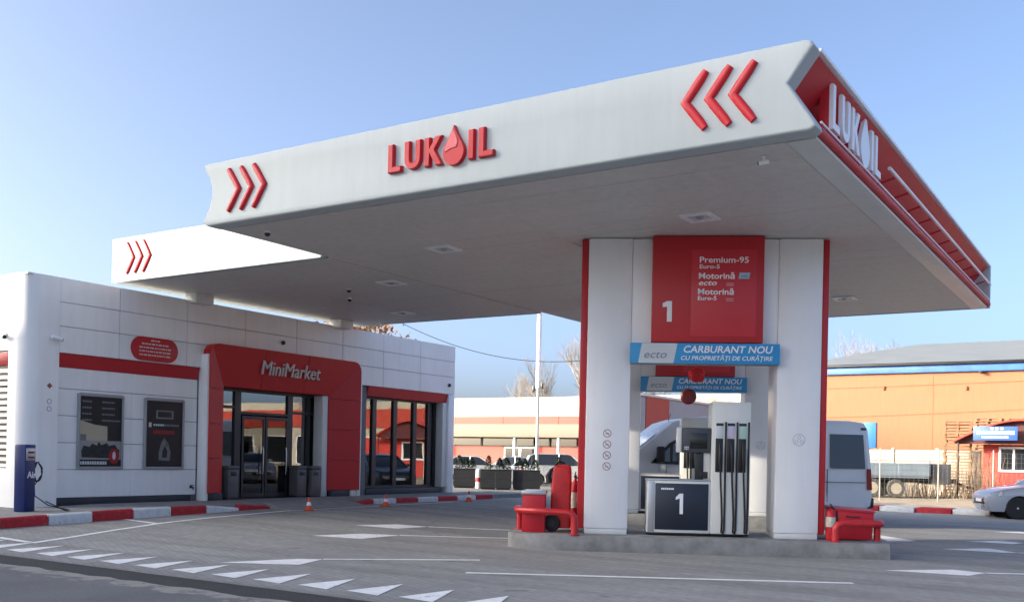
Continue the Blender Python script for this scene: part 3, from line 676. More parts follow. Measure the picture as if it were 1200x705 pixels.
# posters
def poster(y0, y1, z0, z1, label, kind):
    t = thing('poster_case', label, 'poster', (-19.0, (y0 + y1) / 2, z0), 0, 'framed posters on the shop wall')
    f = .045; X0, X1 = -18.999, -18.93
    B().box((X0, y0, z0), (X1, y0 + f, z1), .006).box((X0, y1 - f, z0), (X1, y1, z1), .006).box((X0, y0 + f, z0), (X1, y1 - f, z0 + f), .006).box((X0, y0 + f, z1 - f), (X1 + .012, y1 - f, z1 + .02), .006).ob('frame', grey_plastic, t)
    yy = lambda u: y0 + f + (y1 - y0 - 2 * f) * u; zf = lambda v: z0 + f + (z1 - z0 - 2 * f) * v
    X = -18.962; b = B()
    def rect(u0, u1, v0, v1, i, lift): b.m(i).poly([(X + lift, yy(u0), zf(v0)), (X + lift, yy(u1), zf(v0)), (X + lift, yy(u1), zf(v1)), (X + lift, yy(u0), zf(v1))])
    ms = [foil_dark, cream, letter_white, red_panel, mat('poster_grey', (.25, .25, .26), .4), mat('poster_ink', (.035, .034, .037), .4, var=.6, vs=14), mat('poster_green', (.05, .2, .08), .4), mat('poster_pale', (.42, .42, .42), .4)]
    rect(0, 1, 0, 1, 0, 0)
    if kind == 0:
        b.m(1).poly([(X + .001, yy(u), zf(v)) for u, v in ((0, .33), (.66, .33), (.66, .58), (.35, .60), (.12, .64), (0, .66))])
        rect(0, 1, .10, .37, 7, .0015)
        b.m(5).poly([(X + .002, yy(u), zf(v)) for u, v in ((.06, .13), (.72, .12), (.95, .15), (.96, .24), (.9, .27), (.85, .32), (.7, .30), (.66, .34), (.52, .31), (.45, .36), (.42, .30), (.3, .33), (.24, .28), (.1, .30), (.05, .22))])
        for r_ in range(4):
            for c0, c1 in ((.06, .28), (.52, .83 if r_ < 3 else .98)):
                u = c0
                while u < c1: du = random.uniform(.03, .06); rect(u, min(u + du, c1), .915 - .088 * r_, .94 - .088 * r_, 4, .001); u += du + .012
        b.m(3).poly([(X + .003, yy(.83 + .13 * math.cos(t_)), zf(.15 + .11 * math.sin(t_))) for t_ in [2 * math.pi * k / 16 for k in range(16)]])
        b.m(2).poly([(X + .004, yy(.83 + .04 * math.cos(t_)), zf(.16 + .06 * math.sin(t_))) for t_ in [2 * math.pi * k / 12 for k in range(12)]])
        u = .03
        while u < .62: du = random.uniform(.03, .06); rect(u, u + du, .03, .075, 2, .002); u += du + .012
        rect(.02, .16, .37, .46, 4, .002)
    else:
        rect(.27, .75, .73, .86, 4, .001); rect(.32, .7, .755, .84, 5, .002)
        u = .2
        while u < .85: du = random.uniform(.04, .07); rect(u, u + du, .62, .65, 2 if u < .5 else 4, .001); u += du + .012
        rect(.08, .15, .60, .67, 2, .001)
        u = .2
        while u < .78: du = random.uniform(.04, .07); rect(u, u + du, .50, .555, 3, .001); u += du + .01
        b.m(4).poly([(X + .001, yy(u), zf(v)) for u, v in ((.36, .10), (.66, .09), (.69, .22), (.62, .36), (.5, .44), (.42, .36), (.36, .22))])
        b.m(5).poly([(X + .002, yy(u), zf(v)) for u, v in ((.45, .14), (.58, .14), (.6, .24), (.52, .32), (.46, .24))])
        b.m(6).poly([(X + .003, yy(u), zf(v)) for u, v in ((.54, .30), (.62, .32), (.57, .40))])
    b.ob('print', ms, t, smooth=0)
    B().box((X + .012, y0 + f, z0 + f), (X + .016, y1 - f, z1 - f)).ob('glass', glass('poster_glass%d' % kind, (.92, .92, .92), .0), t)
poster(12.62, 13.72, 1.05, 2.63, 'left wall poster with a cream picture, dark text block and a red round badge', 0)
poster(14.26, 15.34, 1.05, 2.63, 'right wall poster, almost black with a small light figure near the bottom', 1)
# oval information sign
t = thing('wall_sign', 'red oval sign with lines of small white print above the posters', 'sign', (SX, 14.44, 3.45))
ov = []
for a in range(0, 181, 15): ov.append((14.44 + .36 + .265 * math.sin(R(a)), 3.725 + .265 * math.cos(R(a))))
for a in range(180, 361, 15): ov.append((14.44 - .36 + .265 * math.sin(R(a)), 3.725 + .265 * math.cos(R(a))))
B().prism(ov, SX + .003, SX + .035, 'x', bev=.006).ob('plate', red_panel, t)
for k, wd in enumerate((.12, .36, .42, .42, .42)):
    y = 14.44 - wd; z = 3.90 - .082 * k; b = B()
    while y < 14.44 + wd:
        d = random.uniform(.03, .10); b.poly([(SX + .038, y, z), (SX + .038, min(y + d, 14.44 + wd), z), (SX + .038, min(y + d, 14.44 + wd), z + .032), (SX + .038, y, z + .032)]); y += d + .02
    b.ob('print_line', mat('sign_print', (.7, .55, .55), .5), t)['kind'] = 'stuff'
# wall cameras and fittings
def bullet(loc, rz, label):
    t = thing('security_camera', label, 'camera', loc, rz, 'cameras on the shop wall')
    B().lathe([(.045, 0), (.045, .03), (.018, .035), (.018, .10)], 12, axis='x').ob('mount', letter_white, t, world=False)
    B().tube([(.08, -.09, -.01), (.10, .12, -.05)], .045, 12).ob('body', letter_white, t, world=False)
    B().tube([(.10, .12, -.05), (.1015, .135, -.053)], .038, 12).ob('lens', black, t, world=False)
bullet((SX, 12.0, 3.74), 0, 'white bullet camera on the shop wall above the air pump')
bullet((-19.6, 11.40, 3.74), R(-90), 'white bullet camera on the sunny side wall of the shop')
for (y, z, lb) in ((18.35, 4.30, 'small dark dome camera on the panels above the entrance'), (25.6, 3.72, 'small dark dome camera at the far right corner of the shop')):
    t = thing('security_camera', lb, 'camera', (SX, y, z), 0, 'cameras on the shop wall')
    B().lathe([(.06, 0), (.06, .03)], 14, axis='x').ob('mount', grey_plastic, t, world=False)
    B().lathe([(.055, .03), (.05, .06), (.03, .08)], 14, axis='x').ob('dome', black, t, world=False)
t = thing('wall_tap', 'small black tap fitting low on the wall beside the entrance', 'tap', (-19.0, 15.6, .62))
B().lathe([(.03, 0), (.03, .03), (.014, .03), (.014, .1)], 10, axis='x').tube([(.09, 0, 0), (.10, 0, -.06)], .016, 8).ob('spout', black, t, world=False)
B().box((.04, -.05, .03), (.06, .05, .05)).ob('lever', black, t, world=False)
# warning stickers on the corner pier
for (y, z, kk) in ((11.93, 2.74, 0), (11.93, 2.42, 1), (11.93, 2.27, 2)):
    t = thing('warning_sticker', ['small red diamond sticker on the rounded corner pier', 'upper small round grey sticker on the rounded corner pier', 'lower small round grey sticker on the rounded corner pier'][kk], 'sticker', (SX + .002, y, z), 0, 'stickers on the corner pier')
    if kk == 0: B().prism([(-.06, 0), (0, -.06), (.06, 0), (0, .06)], 0, .004, 'x').ob('plate', mat('sticker_red', (.35, .08, .05), .5), t, world=False)
    else:
        B().prism([(.055 * math.cos(a_ * .5236), .055 * math.sin(a_ * .5236)) for a_ in range(12)], 0, .003, 'x').ob('plate', grey_plastic, t, world=False)
        B().prism([(.04 * math.cos(a_ * .5236), .04 * math.sin(a_ * .5236)) for a_ in range(12)], .0031, .005, 'x').ob('face', letter_white, t, world=False)
# litter bins beside the door
def litter_bin(x, y, label):
    t = thing('litter_bin', label, 'bin', (x, y, sz(y)), 0, 'litter bins by the entrance')
    B().box((-.16, -.17, .04), (.16, .17, .74), .02).ob('body', bin_m, t, world=False)
    B().box((-.17, -.18, .74), (.17, .18, .83), .025).ob('lid', bin_m, t, world=False)
    B().box((.155, -.09, .58), (.168, .09, .69), .004).ob('slot', black, t, world=False)
    B().box((-.14, -.16, 0), (.14, .16, .04)).ob('base', black, t, world=False)
litter_bin(-18.95, 16.72, 'dark grey litter bin inside the left side of the shop entrance')
litter_bin(-18.93, 19.55, 'rightmost dark grey litter bin in the shop entrance')
litter_bin(-19.0, 19.1, 'dark grey litter bin just left of the rightmost one in the entrance')
# air pump
t = thing('air_pump', 'dark blue tyre air pump column with white Air lettering and a coiled hose', 'air pump', (-18.22, 11.02, sz(11)), R(20))
B().box((-.11, -.15, 0), (.13, .15, 1.29), .02).ob('body', air_blue, t, world=False)
B().box((.131, -.13, .98), (.145, .13, 1.22), .006).ob('display', alu, t, world=False)
B().box((.146, -.085, 1.12), (.15, .085, 1.16)).box((.146, -.085, 1.03), (.15, .085, 1.06)).ob('screen', dark, t, world=False)
text('lettering', 'Air', (.134, -.09, .65), (0, 1, 0), (0, 0, 1), .13, letter_white, t, width=.25, ext=.003, bold=.02, local=True)
hp = []
for k in range(60):
    a = k / 60 * 2 * math.pi * 3; hp.append((.06 + .02 * math.sin(k), .29 + .11 * math.cos(a) + .015 * math.sin(k * 1.7), .76 + .19 * math.sin(a)))
hp += [(.05, .22, .5), (.08, .2, .3), (.3, .3, .12), (.62, .52, .02), (.9, .62, -.06), (.92, .45, -.04), (.7, .28, .03), (.35, .17, .2)]
B().tube(hp, .011, 6).ob('hose', rubber, t, world=False, smooth=80)
B().box((-.02, .17, .86), (.06, .24, .95), .01).ob('hose_hook', black, t, world=False)
# cones
def cone(x, y, label):
    t = thing('traffic_cone', label, 'cone', (x, y, gz(x, y)), random.uniform(0, 1), 'small cones by the shop kerb')
    B().box((-.11, -.11, .004), (.11, .11, .03), .008).ob('base', cone_m, t, world=False)
    B().lathe([(.085, .03), (.06, .12)], 16).ob('cone_bottom', cone_m, t, world=False)
    B().lathe([(.0605, .12), (.038, .20)], 16).ob('reflective_band', letter_white, t, world=False)
    B().lathe([(.0385, .20), (.018, .30), (.012, .305)], 16).ob('cone_top', cone_m, t, world=False)
cone(-15.95, 16.4, 'nearest orange traffic cone, before the shop entrance'); cone(-16.05, 19.2, 'middle orange traffic cone, before the showcase windows'); cone(-16.4, 23.3, 'farthest orange traffic cone, past the corner of the shop')

# ================================================================== PUMP ISLANDS (local frame: x along the island, y away from the road)
ANG = R(27.75); PL = Vector((-7.86, 14.47, 0))
DX = Vector((math.cos(ANG), math.sin(ANG), 0)); DY = Vector((-math.sin(ANG), math.cos(ANG), 0))
def isl(s, t, z=0): return tuple(PL + DX * s + DY * t + Vector((0, 0, z)))
IZ = .25
def island(org):
    pts = [(4.80, -.47), (4.83, -.40), (4.83, 1.25), (4.72, 1.38), (.2, 1.38)]
    pts += [(-.45 + .0, 1.30), (-.85, 1.1), (-1.14, .75), (-1.27, .30), (-1.25, -.02), (-1.10, -.24), (-.75, -.38), (-.3, -.45), (.3, -.47)]
    b = B().prism(pts[::-1], -.05, IZ, 'z', bev=.02)
    o = b.ob('pump_island', island_m, smooth=40, kind='structure'); o.location = org; o.rotation_euler = (0, 0, ANG)
    sb = B().box((-.455, -.4705, .02), (-.44, -.37, IZ - .02)); sb.bm.free()
    return o
island(tuple(PL)); island(isl(.45, 6.6))

port = thing('pump_portal', 'nearer white twin-pillar pump portal with a red fuel board and blue banner', 'portal', isl(0, 0, IZ), ANG, 'pump portals under the canopy')
def pbox(lo, hi, nm, m, par=port, bev=.012, **k):
    return B().box((lo[0], lo[1], lo[2] - IZ), (hi[0], hi[1], hi[2] - IZ), bev).ob(nm, m, par, world=False)
for s0, s1 in ((0, .72), (3.09, 3.79)):
    p_ = pbox((s0, 0, .34), (s1, .82, 5.125), 'pillar', pillar_white, bev=.02)
    pbox((s0 + .01, .01, .25), (s1 - .01, .81, .338), 'pillar_base', trim_m, p_, bev=.006)
pbox((-.115, .06, .33), (-.003, .78, 5.12), 'red_edge', red_panel, bev=.02); pbox((3.793, .06, .33), (3.905, .78, 5.12), 'red_edge', red_panel, bev=.02)
pbox((.722, .02, 3.12), (3.088, .80, 5.12), 'header_beam', pillar_white)
board = pbox((1.04, -.2, 3.40), (2.82, .0, 5.122), 'fuel_board', red_panel, bev=.01)
pbox((1.66, -.206, 3.50), (2.70, -.201, 4.90), 'board_field', red_light, board, bev=.001)
def btext(body, s, z, h, w_=None, par=board, m=letter_white, bold=.01, sh=0, t=-.209, skip=None):
    o = text('lettering', body, (s, t, z - IZ), (1, 0, 0), (0, 0, 1), h, m, par, width=w_, ext=.002, bold=bold, shear=sh, local=True)
    if skip: o['skip_copy'] = skip
    return o
o1 = raised('numeral', [(.0, .235), (.0, .30), (.075, .335), (.15, .335), (.15, .0), (.072, .0), (.072, .245)], (1.21, -.2005, 3.73 - IZ), (1, 0, 0), (0, 0, 1), .012, letter_white, None, None, .004)
o1.parent = board; o1['skip_copy'] = 'number'
btext('Premium-95', 1.79, 4.69, .098, .78); btext('Euro-5', 1.79, 4.595, .066, .32)
btext('Motorină', 1.78, 4.43, .098, .57, bold=.016); btext('ecto', 1.78, 4.325, .085, .29, sh=.25, bold=.02)
btext('Motorină', 1.77, 4.175, .098, .57, bold=.016); btext('Euro-5', 1.77, 4.085, .066, .30, bold=.02)
b = B()
for z in (4.345, 4.315, 4.10, 4.07): b.poly([(2.22, -.2085, z - IZ), (2.34, -.2085, z - IZ), (2.34, -.2085, z + .016 - IZ), (2.22, -.2085, z + .016 - IZ)])
b.ob('fine_print', mat('faint_print', (.6, .3, .32), .5), board, world=False)
b = B().prism([(2.41, 4.43 - IZ), (2.58, 4.43 - IZ), (2.60, 4.53 - IZ), (2.43, 4.53 - IZ)], -.212, -.2065, 'y')
bd = b.ob('badge', mat('badge_blue', (.35, .50, .68), .4), board, world=False)
btext('ecto', 2.455, 4.46, .035, .09, bd, ban_navy, .02, .25, -.2135)
ban = pbox((.70, -.215, 3.055), (3.09, -.165, 3.385), 'banner', blue_ban, bev=.004)
b = B().prism([(.83, 3.06 - IZ), (1.40, 3.06 - IZ), (1.46, 3.38 - IZ), (.89, 3.38 - IZ)], -.2175, -.2155, 'y').ob('banner_field', ban_grey, ban, world=False)
btext('ecto', .93, 3.14, .13, .36, ban, ban_navy, .0, .25, -.2195)
btext('CARBURANT NOU', 1.56, 3.235, .115, 1.42, ban, letter_white, .02, .18, -.2195)
btext('CU PROPRIETĂȚI DE CURĂȚIRE', 1.52, 3.115, .068, 1.46, ban, letter_white, .015, .18, -.2195)
pbox((.71, -.164, 3.045), (3.08, -.03, 3.065), 'banner_tray', grey_plastic, bev=.003)
# small pictograms on the pillars
def ring(s, z, r, th, m, par, t=-.001, d=.003, n=24):
    b = B(); A = [[], [], [], []]
    for k in range(n):
        a = 2 * math.pi * k / n; c, q = math.cos(a), math.sin(a)
        for j, (rr, tt) in enumerate(((r, t), (r, t - d), (r - th, t - d), (r - th, t))): A[j].append(b.bm.verts.new((s + c * rr, tt, z - IZ + q * rr)))
    for k in range(n):
        for j in range(3): b.bm.faces.new((A[j][k], A[j][(k + 1) % n], A[j + 1][(k + 1) % n], A[j + 1][k]))
    return b.ob('pictogram_ring', m, par, world=False)
pict = mat('pictogram_red', (.34, .20, .19), .5); pict_g = mat('pictogram_grey', (.52, .53, .55), .5)
pillars = [c for c in port.children if c.name.startswith('pillar')]
for k in range(4):
    z = 1.91 - .181 * k; r_ = ring(.36, z, .068, .013, pict, pillars[0])
    B().prism([(.36 - .05, z + .045 - IZ), (.36 - .042, z + .052 - IZ), (.36 + .05, z - .045 - IZ), (.36 + .042, z - .052 - IZ)], -.004, -.001, 'y').ob('pictogram_bar', pict, pillars[0], world=False)
    B().box((.33, -.003, z - .02 - IZ), (.39, -.0012, z + .012 - IZ)).ob('pictogram_mark', pict_g, pillars[0], world=False)
ring(3.46, 1.86, .10, .012, pict_g, pillars[1])
for dx, dz in ((0, .045), (-.04, -.025), (.04, -.025)): ring(3.46 + dx, 1.855 + dz, .03, .011, pict_g, pillars[1])

def fill_tower(t, tw):
    k = dict(world=False)
    cols = [(.62, .66, .68), (.60, .55, .70), (.46, .66, .58)]
    for q in range(3):
        s0 = 1.10 + .185 * q
        B().box((s0, -.026, 1.62), (s0 + .118, -.0205, 1.86), .002).ob('fuel_label', mat('fuel_label%d' % q, cols[q], .4), tw, **k)
        B().box((s0, -.027, 1.815), (s0 + .118, -.0262, 1.86), .0).ob('fuel_label_top', navy, tw, **k)
        ho = B().box((s0 - .005, -.03, 1.06), (s0 + .115, -.0205, 1.61), .006).ob('nozzle_boot', black, tw, **k)
        nz = B().tube([(s0 + .06, -.06, 1.52), (s0 + .065, -.09, 1.42), (s0 + .07, -.085, 1.25), (s0 + .075, -.07, 1.10)], [.018, .03, .034, .022], 8).tube([(s0 + .06, -.05, 1.54), (s0 + .06, -.12, 1.44), (s0 + .068, -.13, 1.28), (s0 + .072, -.09, 1.2)], .008, 6)
        nz.ob('nozzle', black, ho, **k)
        B().box((s0 + .04, -.105, 1.30), (s0 + .095, -.075, 1.42), .01).ob('nozzle_grip', mat('grip%d' % q, [(.15, .15, .16), (.16, .13, .2), (.05, .16, .12)][q], .5), ho, **k)
        x0 = s0 + .155
        B().tube([(s0 + .075, -.07, 1.10), (s0 + .082, -.075, .9), (s0 + .10, -.07, .6), (s0 + .115, -.06, .3), (s0 + .112, -.05, .08), (s0 + .14, -.045, .06), (x0, -.04, .12), (x0 + .004, -.035, .5), (x0, -.035, 1.2), (x0, -.034, 1.86)], .016, 8).ob('hose', rubber, tw, smooth=80, **k)
        B().box((x0 - .015, -.05, 1.05), (x0 + .015, -.0205, 1.88), .006).ob('hose_guide', black, tw, **k)
    return t
# fuel dispenser
def dispenser(org, label, num):
    t = thing('fuel_dispenser', label, 'fuel pump', org, ANG, 'fuel dispensers on the islands')
    k = dict(world=False)
    B().box((0, .02, .02), (1.66, .56, .05), .005).ob('base', black, t, **k)
    c = B().box((0, .0, .05), (1.03, .56, .90), .015).ob('hydraulic_cabinet', disp_white, t, **k)
    B().box((.135, -.012, .10), (1.0, .0, .86), .006).ob('cabinet_door', navy, c, **k)
    B().box((-.012, .01, .902), (1.045, .57, .93), .008).ob('cabinet_top', alu, c, **k)
    B().box((0.02, -.008, .06), (.125, .0, .89), .004).ob('cabinet_frame', alu, c, **k)
    b = B(); x = .23
    for wd in (.025, .022, .028, .02, .026, .022, .024): b.poly([(x, -.0135, .755), (x + wd, -.0135, .755), (x + wd, -.0135, .785), (x, -.0135, .785)]); x += wd + .006
    b.ob('maker_plate', letter_white, c, **k)
    if num:
        raised('numeral', [(.0, .235), (.0, .275), (.06, .335), (.12, .335), (.12, .0), (.065, .0), (.065, .255)], (.47, -.0125, .36), (1, 0, 0), (0, 0, 1), .004, letter_white, None, None, .002).parent = c
    if num: B().box((.82, .12, .932), (1.03, .42, 1.75), .01).ob('side_column', disp_white, t, **k)
    tw = B().box((1.035, -.02, .05), (1.66, .58, 2.21), .02).ob('hose_tower', disp_white, t, **k)
    if not num: return fill_tower(t, tw)
    B().box((.78, .10, .932), (.92, .13, 1.40), .006).ob('neck', dark, t, **k)
    dh = B().box((.56, .04, 1.37), (1.03, .22, 1.78), .02).ob('display_head', mat('display_grey', (.05, .055, .065), .4), t, **k)
    B().box((.47, .06, 1.37), (.558, .22, 1.79), .02).ob('display_side', disp_white, dh, **k)
    B().box((.69, .032, 1.44), (.97, .039, 1.69), .003).ob('screen', mat('lcd', (.012, .014, .014), .12), dh, **k)
    for q in range(3):
        for r_ in range(2): B().box((.60 + .025 * q, .030, 1.42 + .03 * r_), (.615 + .025 * q, .04, 1.44 + .03 * r_)).ob('key', letter_white, dh, **k)
    B().box((.86, .10, .95), (.99, .115, 1.06), .004).ob('card_reader', dark, t, **k)
    return fill_tower(t, tw)
dispenser(isl(1.03, .02, IZ), 'nearer fuel dispenser with a dark cabinet marked 1 and three black hoses', True)
dispenser(isl(1.03 + .05, 6.62, IZ), 'farther fuel dispenser with a dark cabinet, half hidden behind the nearer one', False)
dup(port, isl(.45, 6.6, IZ), ANG, 'farther white pump portal with blue banner, seen through the nearer one', skip=('number',))

# guard rails, bins, fire gear
def rail(name, pts, r, label, loc=(0, 0, 0)):
    t = thing(name, label, 'guard rail', isl(*pts[0]), ANG, 'red guard rails on the island')
    o = Vector(pts[0]); P = [Vector(p) - o for p in pts]
    path = [P[0]]
    for a, c, d in zip(P, P[1:], P[2:]):
        q0 = c + (a - c).normalized() * .14; q1 = c + (d - c).normalized() * .14
        path += [q0 * (1 - u) ** 2 + c * 2 * u * (1 - u) + q1 * u * u for u in [k / 6 for k in range(7)]]
    path.append(P[-1])
    B().tube(path, r, 14).ob('rail', red_paint, t, world=False, smooth=60)
    for p in (P[0], P[-1]): B().lathe([(r + .03, 0), (r + .03, .012), (r, .014)], 14, (p.x, p.y, .001)).ob('foot_plate', red_paint, t, world=False)
    return t
rail('guard_rail', [(-1.10, .55, IZ), (-1.10, .55, .62), (-1.12, .0, .62), (-.72, -.34, .62), (-.14, -.40, .60), (-.14, -.40, IZ)], .055, 'red tubular guard rail bent round the left end of the nearer island')
rail('guard_rail', [(3.98, -.37, IZ), (3.98, -.37, .55), (4.72, -.30, .55), (4.75, .1, .55), (4.75, .1, IZ)], .055, 'short red tubular guard rail at the right end of the nearer island')
t = thing('waste_bin', 'square bright red bin with a grey lid behind the left guard rail', 'bin', isl(-.83, .12, IZ), ANG)
B().box((-.19, -.18, .0), (.19, .18, .62), .012).ob('body', red, t, world=False)
B().box((-.205, -.19, .622), (.205, .19, .69), .012).ob('lid', alu, t, world=False)
B().box((-.14, -.14, .69), (.14, .0, .705), .006).ob('flap', letter_white, t, world=False)
t = thing('fire_trolley', 'wheeled fire extinguisher under a tall red cover beside the left pillar', 'fire extinguisher', isl(-.40, .45, IZ), ANG)
def rrect(w_, d, z, r, cx=0, cy=0):
    res = []
    for (sx, sy, a0) in ((1, 1, 0), (-1, 1, 90), (-1, -1, 180), (1, -1, 270)):
        for a in (0, 30, 60, 90): res.append((cx + sx * (w_ / 2 - r) + r * math.cos(R(a0 + a)), cy + sy * (d / 2 - r) + r * math.sin(R(a0 + a)), z))
    return res
B().loft([rrect(.33, .40, .06, .03), rrect(.34, .42, .2, .035, .005), rrect(.33, .41, .55, .035, .0, .01), rrect(.325, .40, .85, .04, .01, .02), rrect(.31, .38, 1.05, .05, .015, .03), rrect(.27, .33, 1.10, .06, .02, .03), rrect(.12, .14, 1.125, .04, .02, .03)]).ob('cover', red_cover, t, world=False, smooth=70)
for y in (-.22, .24): 
    wh = B().lathe([(.05, -.04), (.13, -.04), (.145, -.02), (.145, .02), (.13, .04), (.05, .04)], 18, (-.14, y, .146), 'y').ob('wheel', rubber, t, world=False)
    B().lathe([(.015, -.042), (.06, -.042), (.06, .042), (.015, .042)], 12, (-.14, y, .146), 'y').ob('hub', dark, wh, world=False)
B().tube([(-.1, -.1, 1.08), (-.17, -.12, 1.03), (-.215, -.12, .93), (-.20, -.1, .82)], [.02, .03, .048, .055], 10).ob('discharge_horn', rubber, t, world=False, smooth=60)
B().tube([(-.1, -.1, 1.12), (-.05, .1, 1.17), (.05, .15, 1.15)], .016, 6).ob('handle', rubber, t, world=False)
def extinguisher(org, h, label):
    t = thing('fire_extinguisher', label, 'fire extinguisher', org, ANG, 'small fire extinguishers on the island')
    B().lathe([(.07, .0), (.078, .02), (.078, h * .74), (.06, h * .83), (.03, h * .87), (.02, h * .92)], 16).ob('cylinder', red, t, world=False)
    B().lathe([(.0795, h * .38), (.0795, h * .66)], 16).ob('label_band', mat('ext_label', (.6, .58, .48), .5, var=.3, vs=20), t, world=False)
    B().box((-.025, -.06, h * .92), (.025, .03, h * .96), .006).tube([(0, -.05, h * .96), (0, -.02, h), (0, .06, h * 1.02)], .01, 6).ob('valve', black, t, world=False)
    B().tube([(.02, 0, h * .93), (.09, 0, h * .85), (.105, 0, h * .5), (.09, -.01, h * .3)], .013, 6).ob('hose', rubber, t, world=False)
extinguisher(isl(3.99, .0, IZ), .57, 'small red fire extinguisher at the foot of the right pillar')
extinguisher(isl(-.17, .95, IZ), .98, 'red fire extinguisher in the gap between the covered trolley and the left pillar')
t = thing('sand_box', 'red metal sand box with a sloping lid behind the right guard rail', 'sand box', isl(4.34, .28, IZ), ANG)
B().prism([(-.34, .0), (-.36, .0), (-.36, .40), (.36, .40), (.36, 0)], 0, .01, 'y').bm.free()
B().loft([[(-.31, -.26, .02), (.31, -.26, .02), (.31, .26, .02), (-.31, .26, .02)], [(-.33, -.28, .49), (.33, -.28, .45), (.33, .28, .45), (-.33, .28, .49)]]).ob('body', red, t, world=False, bev=.008)
B().loft([[(-.35, -.30, .492), (.35, -.30, .452), (.35, .30, .452), (-.35, .30, .492)], [(-.35, -.28, .522), (.35, -.28, .482), (.35, .30, .51), (-.35, .30, .55)]]).ob('lid', red_panel, t, world=False, bev=.006)
B().tube([(-.1, -.28, .40), (-.1, -.32, .39), (.1, -.32, .385), (.1, -.28, .39)], .01, 6).ob('handle', dark, t, world=False)
# hanging decorations in the portal opening
def hang(s, tt, z, r, label, m, flat):
    t = thing('hanging_decoration', label, 'decoration', isl(s, tt, z - r), ANG, 'decorations hung under the canopy')
    if flat: B().lathe([(.02, -.05), (r * .8, -.045), (r, -.02), (r, .02), (r * .8, .045), (.02, .05)], 20, (0, 0, r), 'y').ob('disc', m, t, world=False)
    else:
        q = B()
        for k in range(7):
            a = k * .9; q.lathe([(.01, -.09), (.06, -.07), (.095, 0), (.06, .07), (.01, .09)], 12, (.085 * math.cos(a) * (k > 0), .05 * math.sin(a * 1.3), r + .06 * math.sin(a) * (k > 0)))
        q.ob('pompon', m, t, world=False)
    B().tube([(0, 0, r * 1.8), (0, 0, 5.13 - (z - r))], .004, 5).ob('string', dark, t, world=False)
hang(2.02, 2.2, 3.08, .20, 'bright red pompon decoration hanging before the farther blue banner', mat('pompon_red', (.75, .02, .02), .6), False)
hang(1.90, 2.6, 2.70, .15, 'dark red disc decoration hanging below the farther blue banner', mat('maroon', (.16, .015, .02), .4), True)

# ================================================================== VEHICLES
RIM = mat('rim_silver', (.58, .59, .60), .35, metal=.2, var=.1)
def wheel(parent, x, y, z, r, w_, spokes=5, rimc=RIM, side=-1):
    o = B().lathe([(r * .62, -w_ / 2), (r * .93, -w_ / 2), (r, -w_ * .32), (r, w_ * .32), (r * .93, w_ / 2), (r * .62, w_ / 2)], 26, (x, y, z), 'y').ob('wheel', rubber, parent, world=False)
    ys_ = y + side * w_ * .47
    q = B().lathe([(r * .60, ys_ - side * .012), (r * .66, ys_)], 26, (x, 0, z), 'y')
    for k in range(spokes):
        a = 2 * math.pi * k / spokes; M = Matrix.Translation((x, ys_ - side * .015, z)) @ Matrix.Rotation(a, 4, 'Y')
        q.box((-r * .085, -.012, 0), (r * .085, .012, r * .64), .004, 1, M)
    q.lathe([(r * .02, ys_ - side * .03), (r * .16, ys_ - side * .03), (r * .14, ys_ + side * .005), (.004, ys_ + side * .008)], 14, (x, 0, z), 'y')
    q.ob('rim', rimc, o, world=False)
    B().lathe([(.01, ys_ - side * .05), (r * .6, ys_ - side * .05), (r * .6, ys_ - side * .06), (.01, ys_ - side * .06)], 20, (x, 0, z), 'y').ob('brake_disc', dark, o, world=False)
    return o
def arch(cx, r, z0, n=10):                         # points left to right over a wheel arch
    a0 = math.asin(min(1, max(-1, (z0 - r * 0) / r))) if False else 0
    return [(cx - r * math.cos(math.pi * k / n), z0 + r * math.sin(math.pi * k / n)) for k in range(n + 1)]
def shell(prof, hw, taper):
    """side outline extruded across the car with sections that pull in towards the top"""
    b = B(); secs = []
    for f, sh in ((-1, .97), (-.97, .995), (-.9, 1), (.9, 1), (.97, .995), (1, .97)):
        ring_ = []
        cx = sum(p[0] for p in prof) / len(prof); 
        for x, z in prof:
            k = taper(x, z)
            ring_.append((cx + (x - cx) * sh, f * hw * k, z if sh == 1 else (z - .55) * sh + .55))
        secs.append(ring_)
    return b.loft(secs)
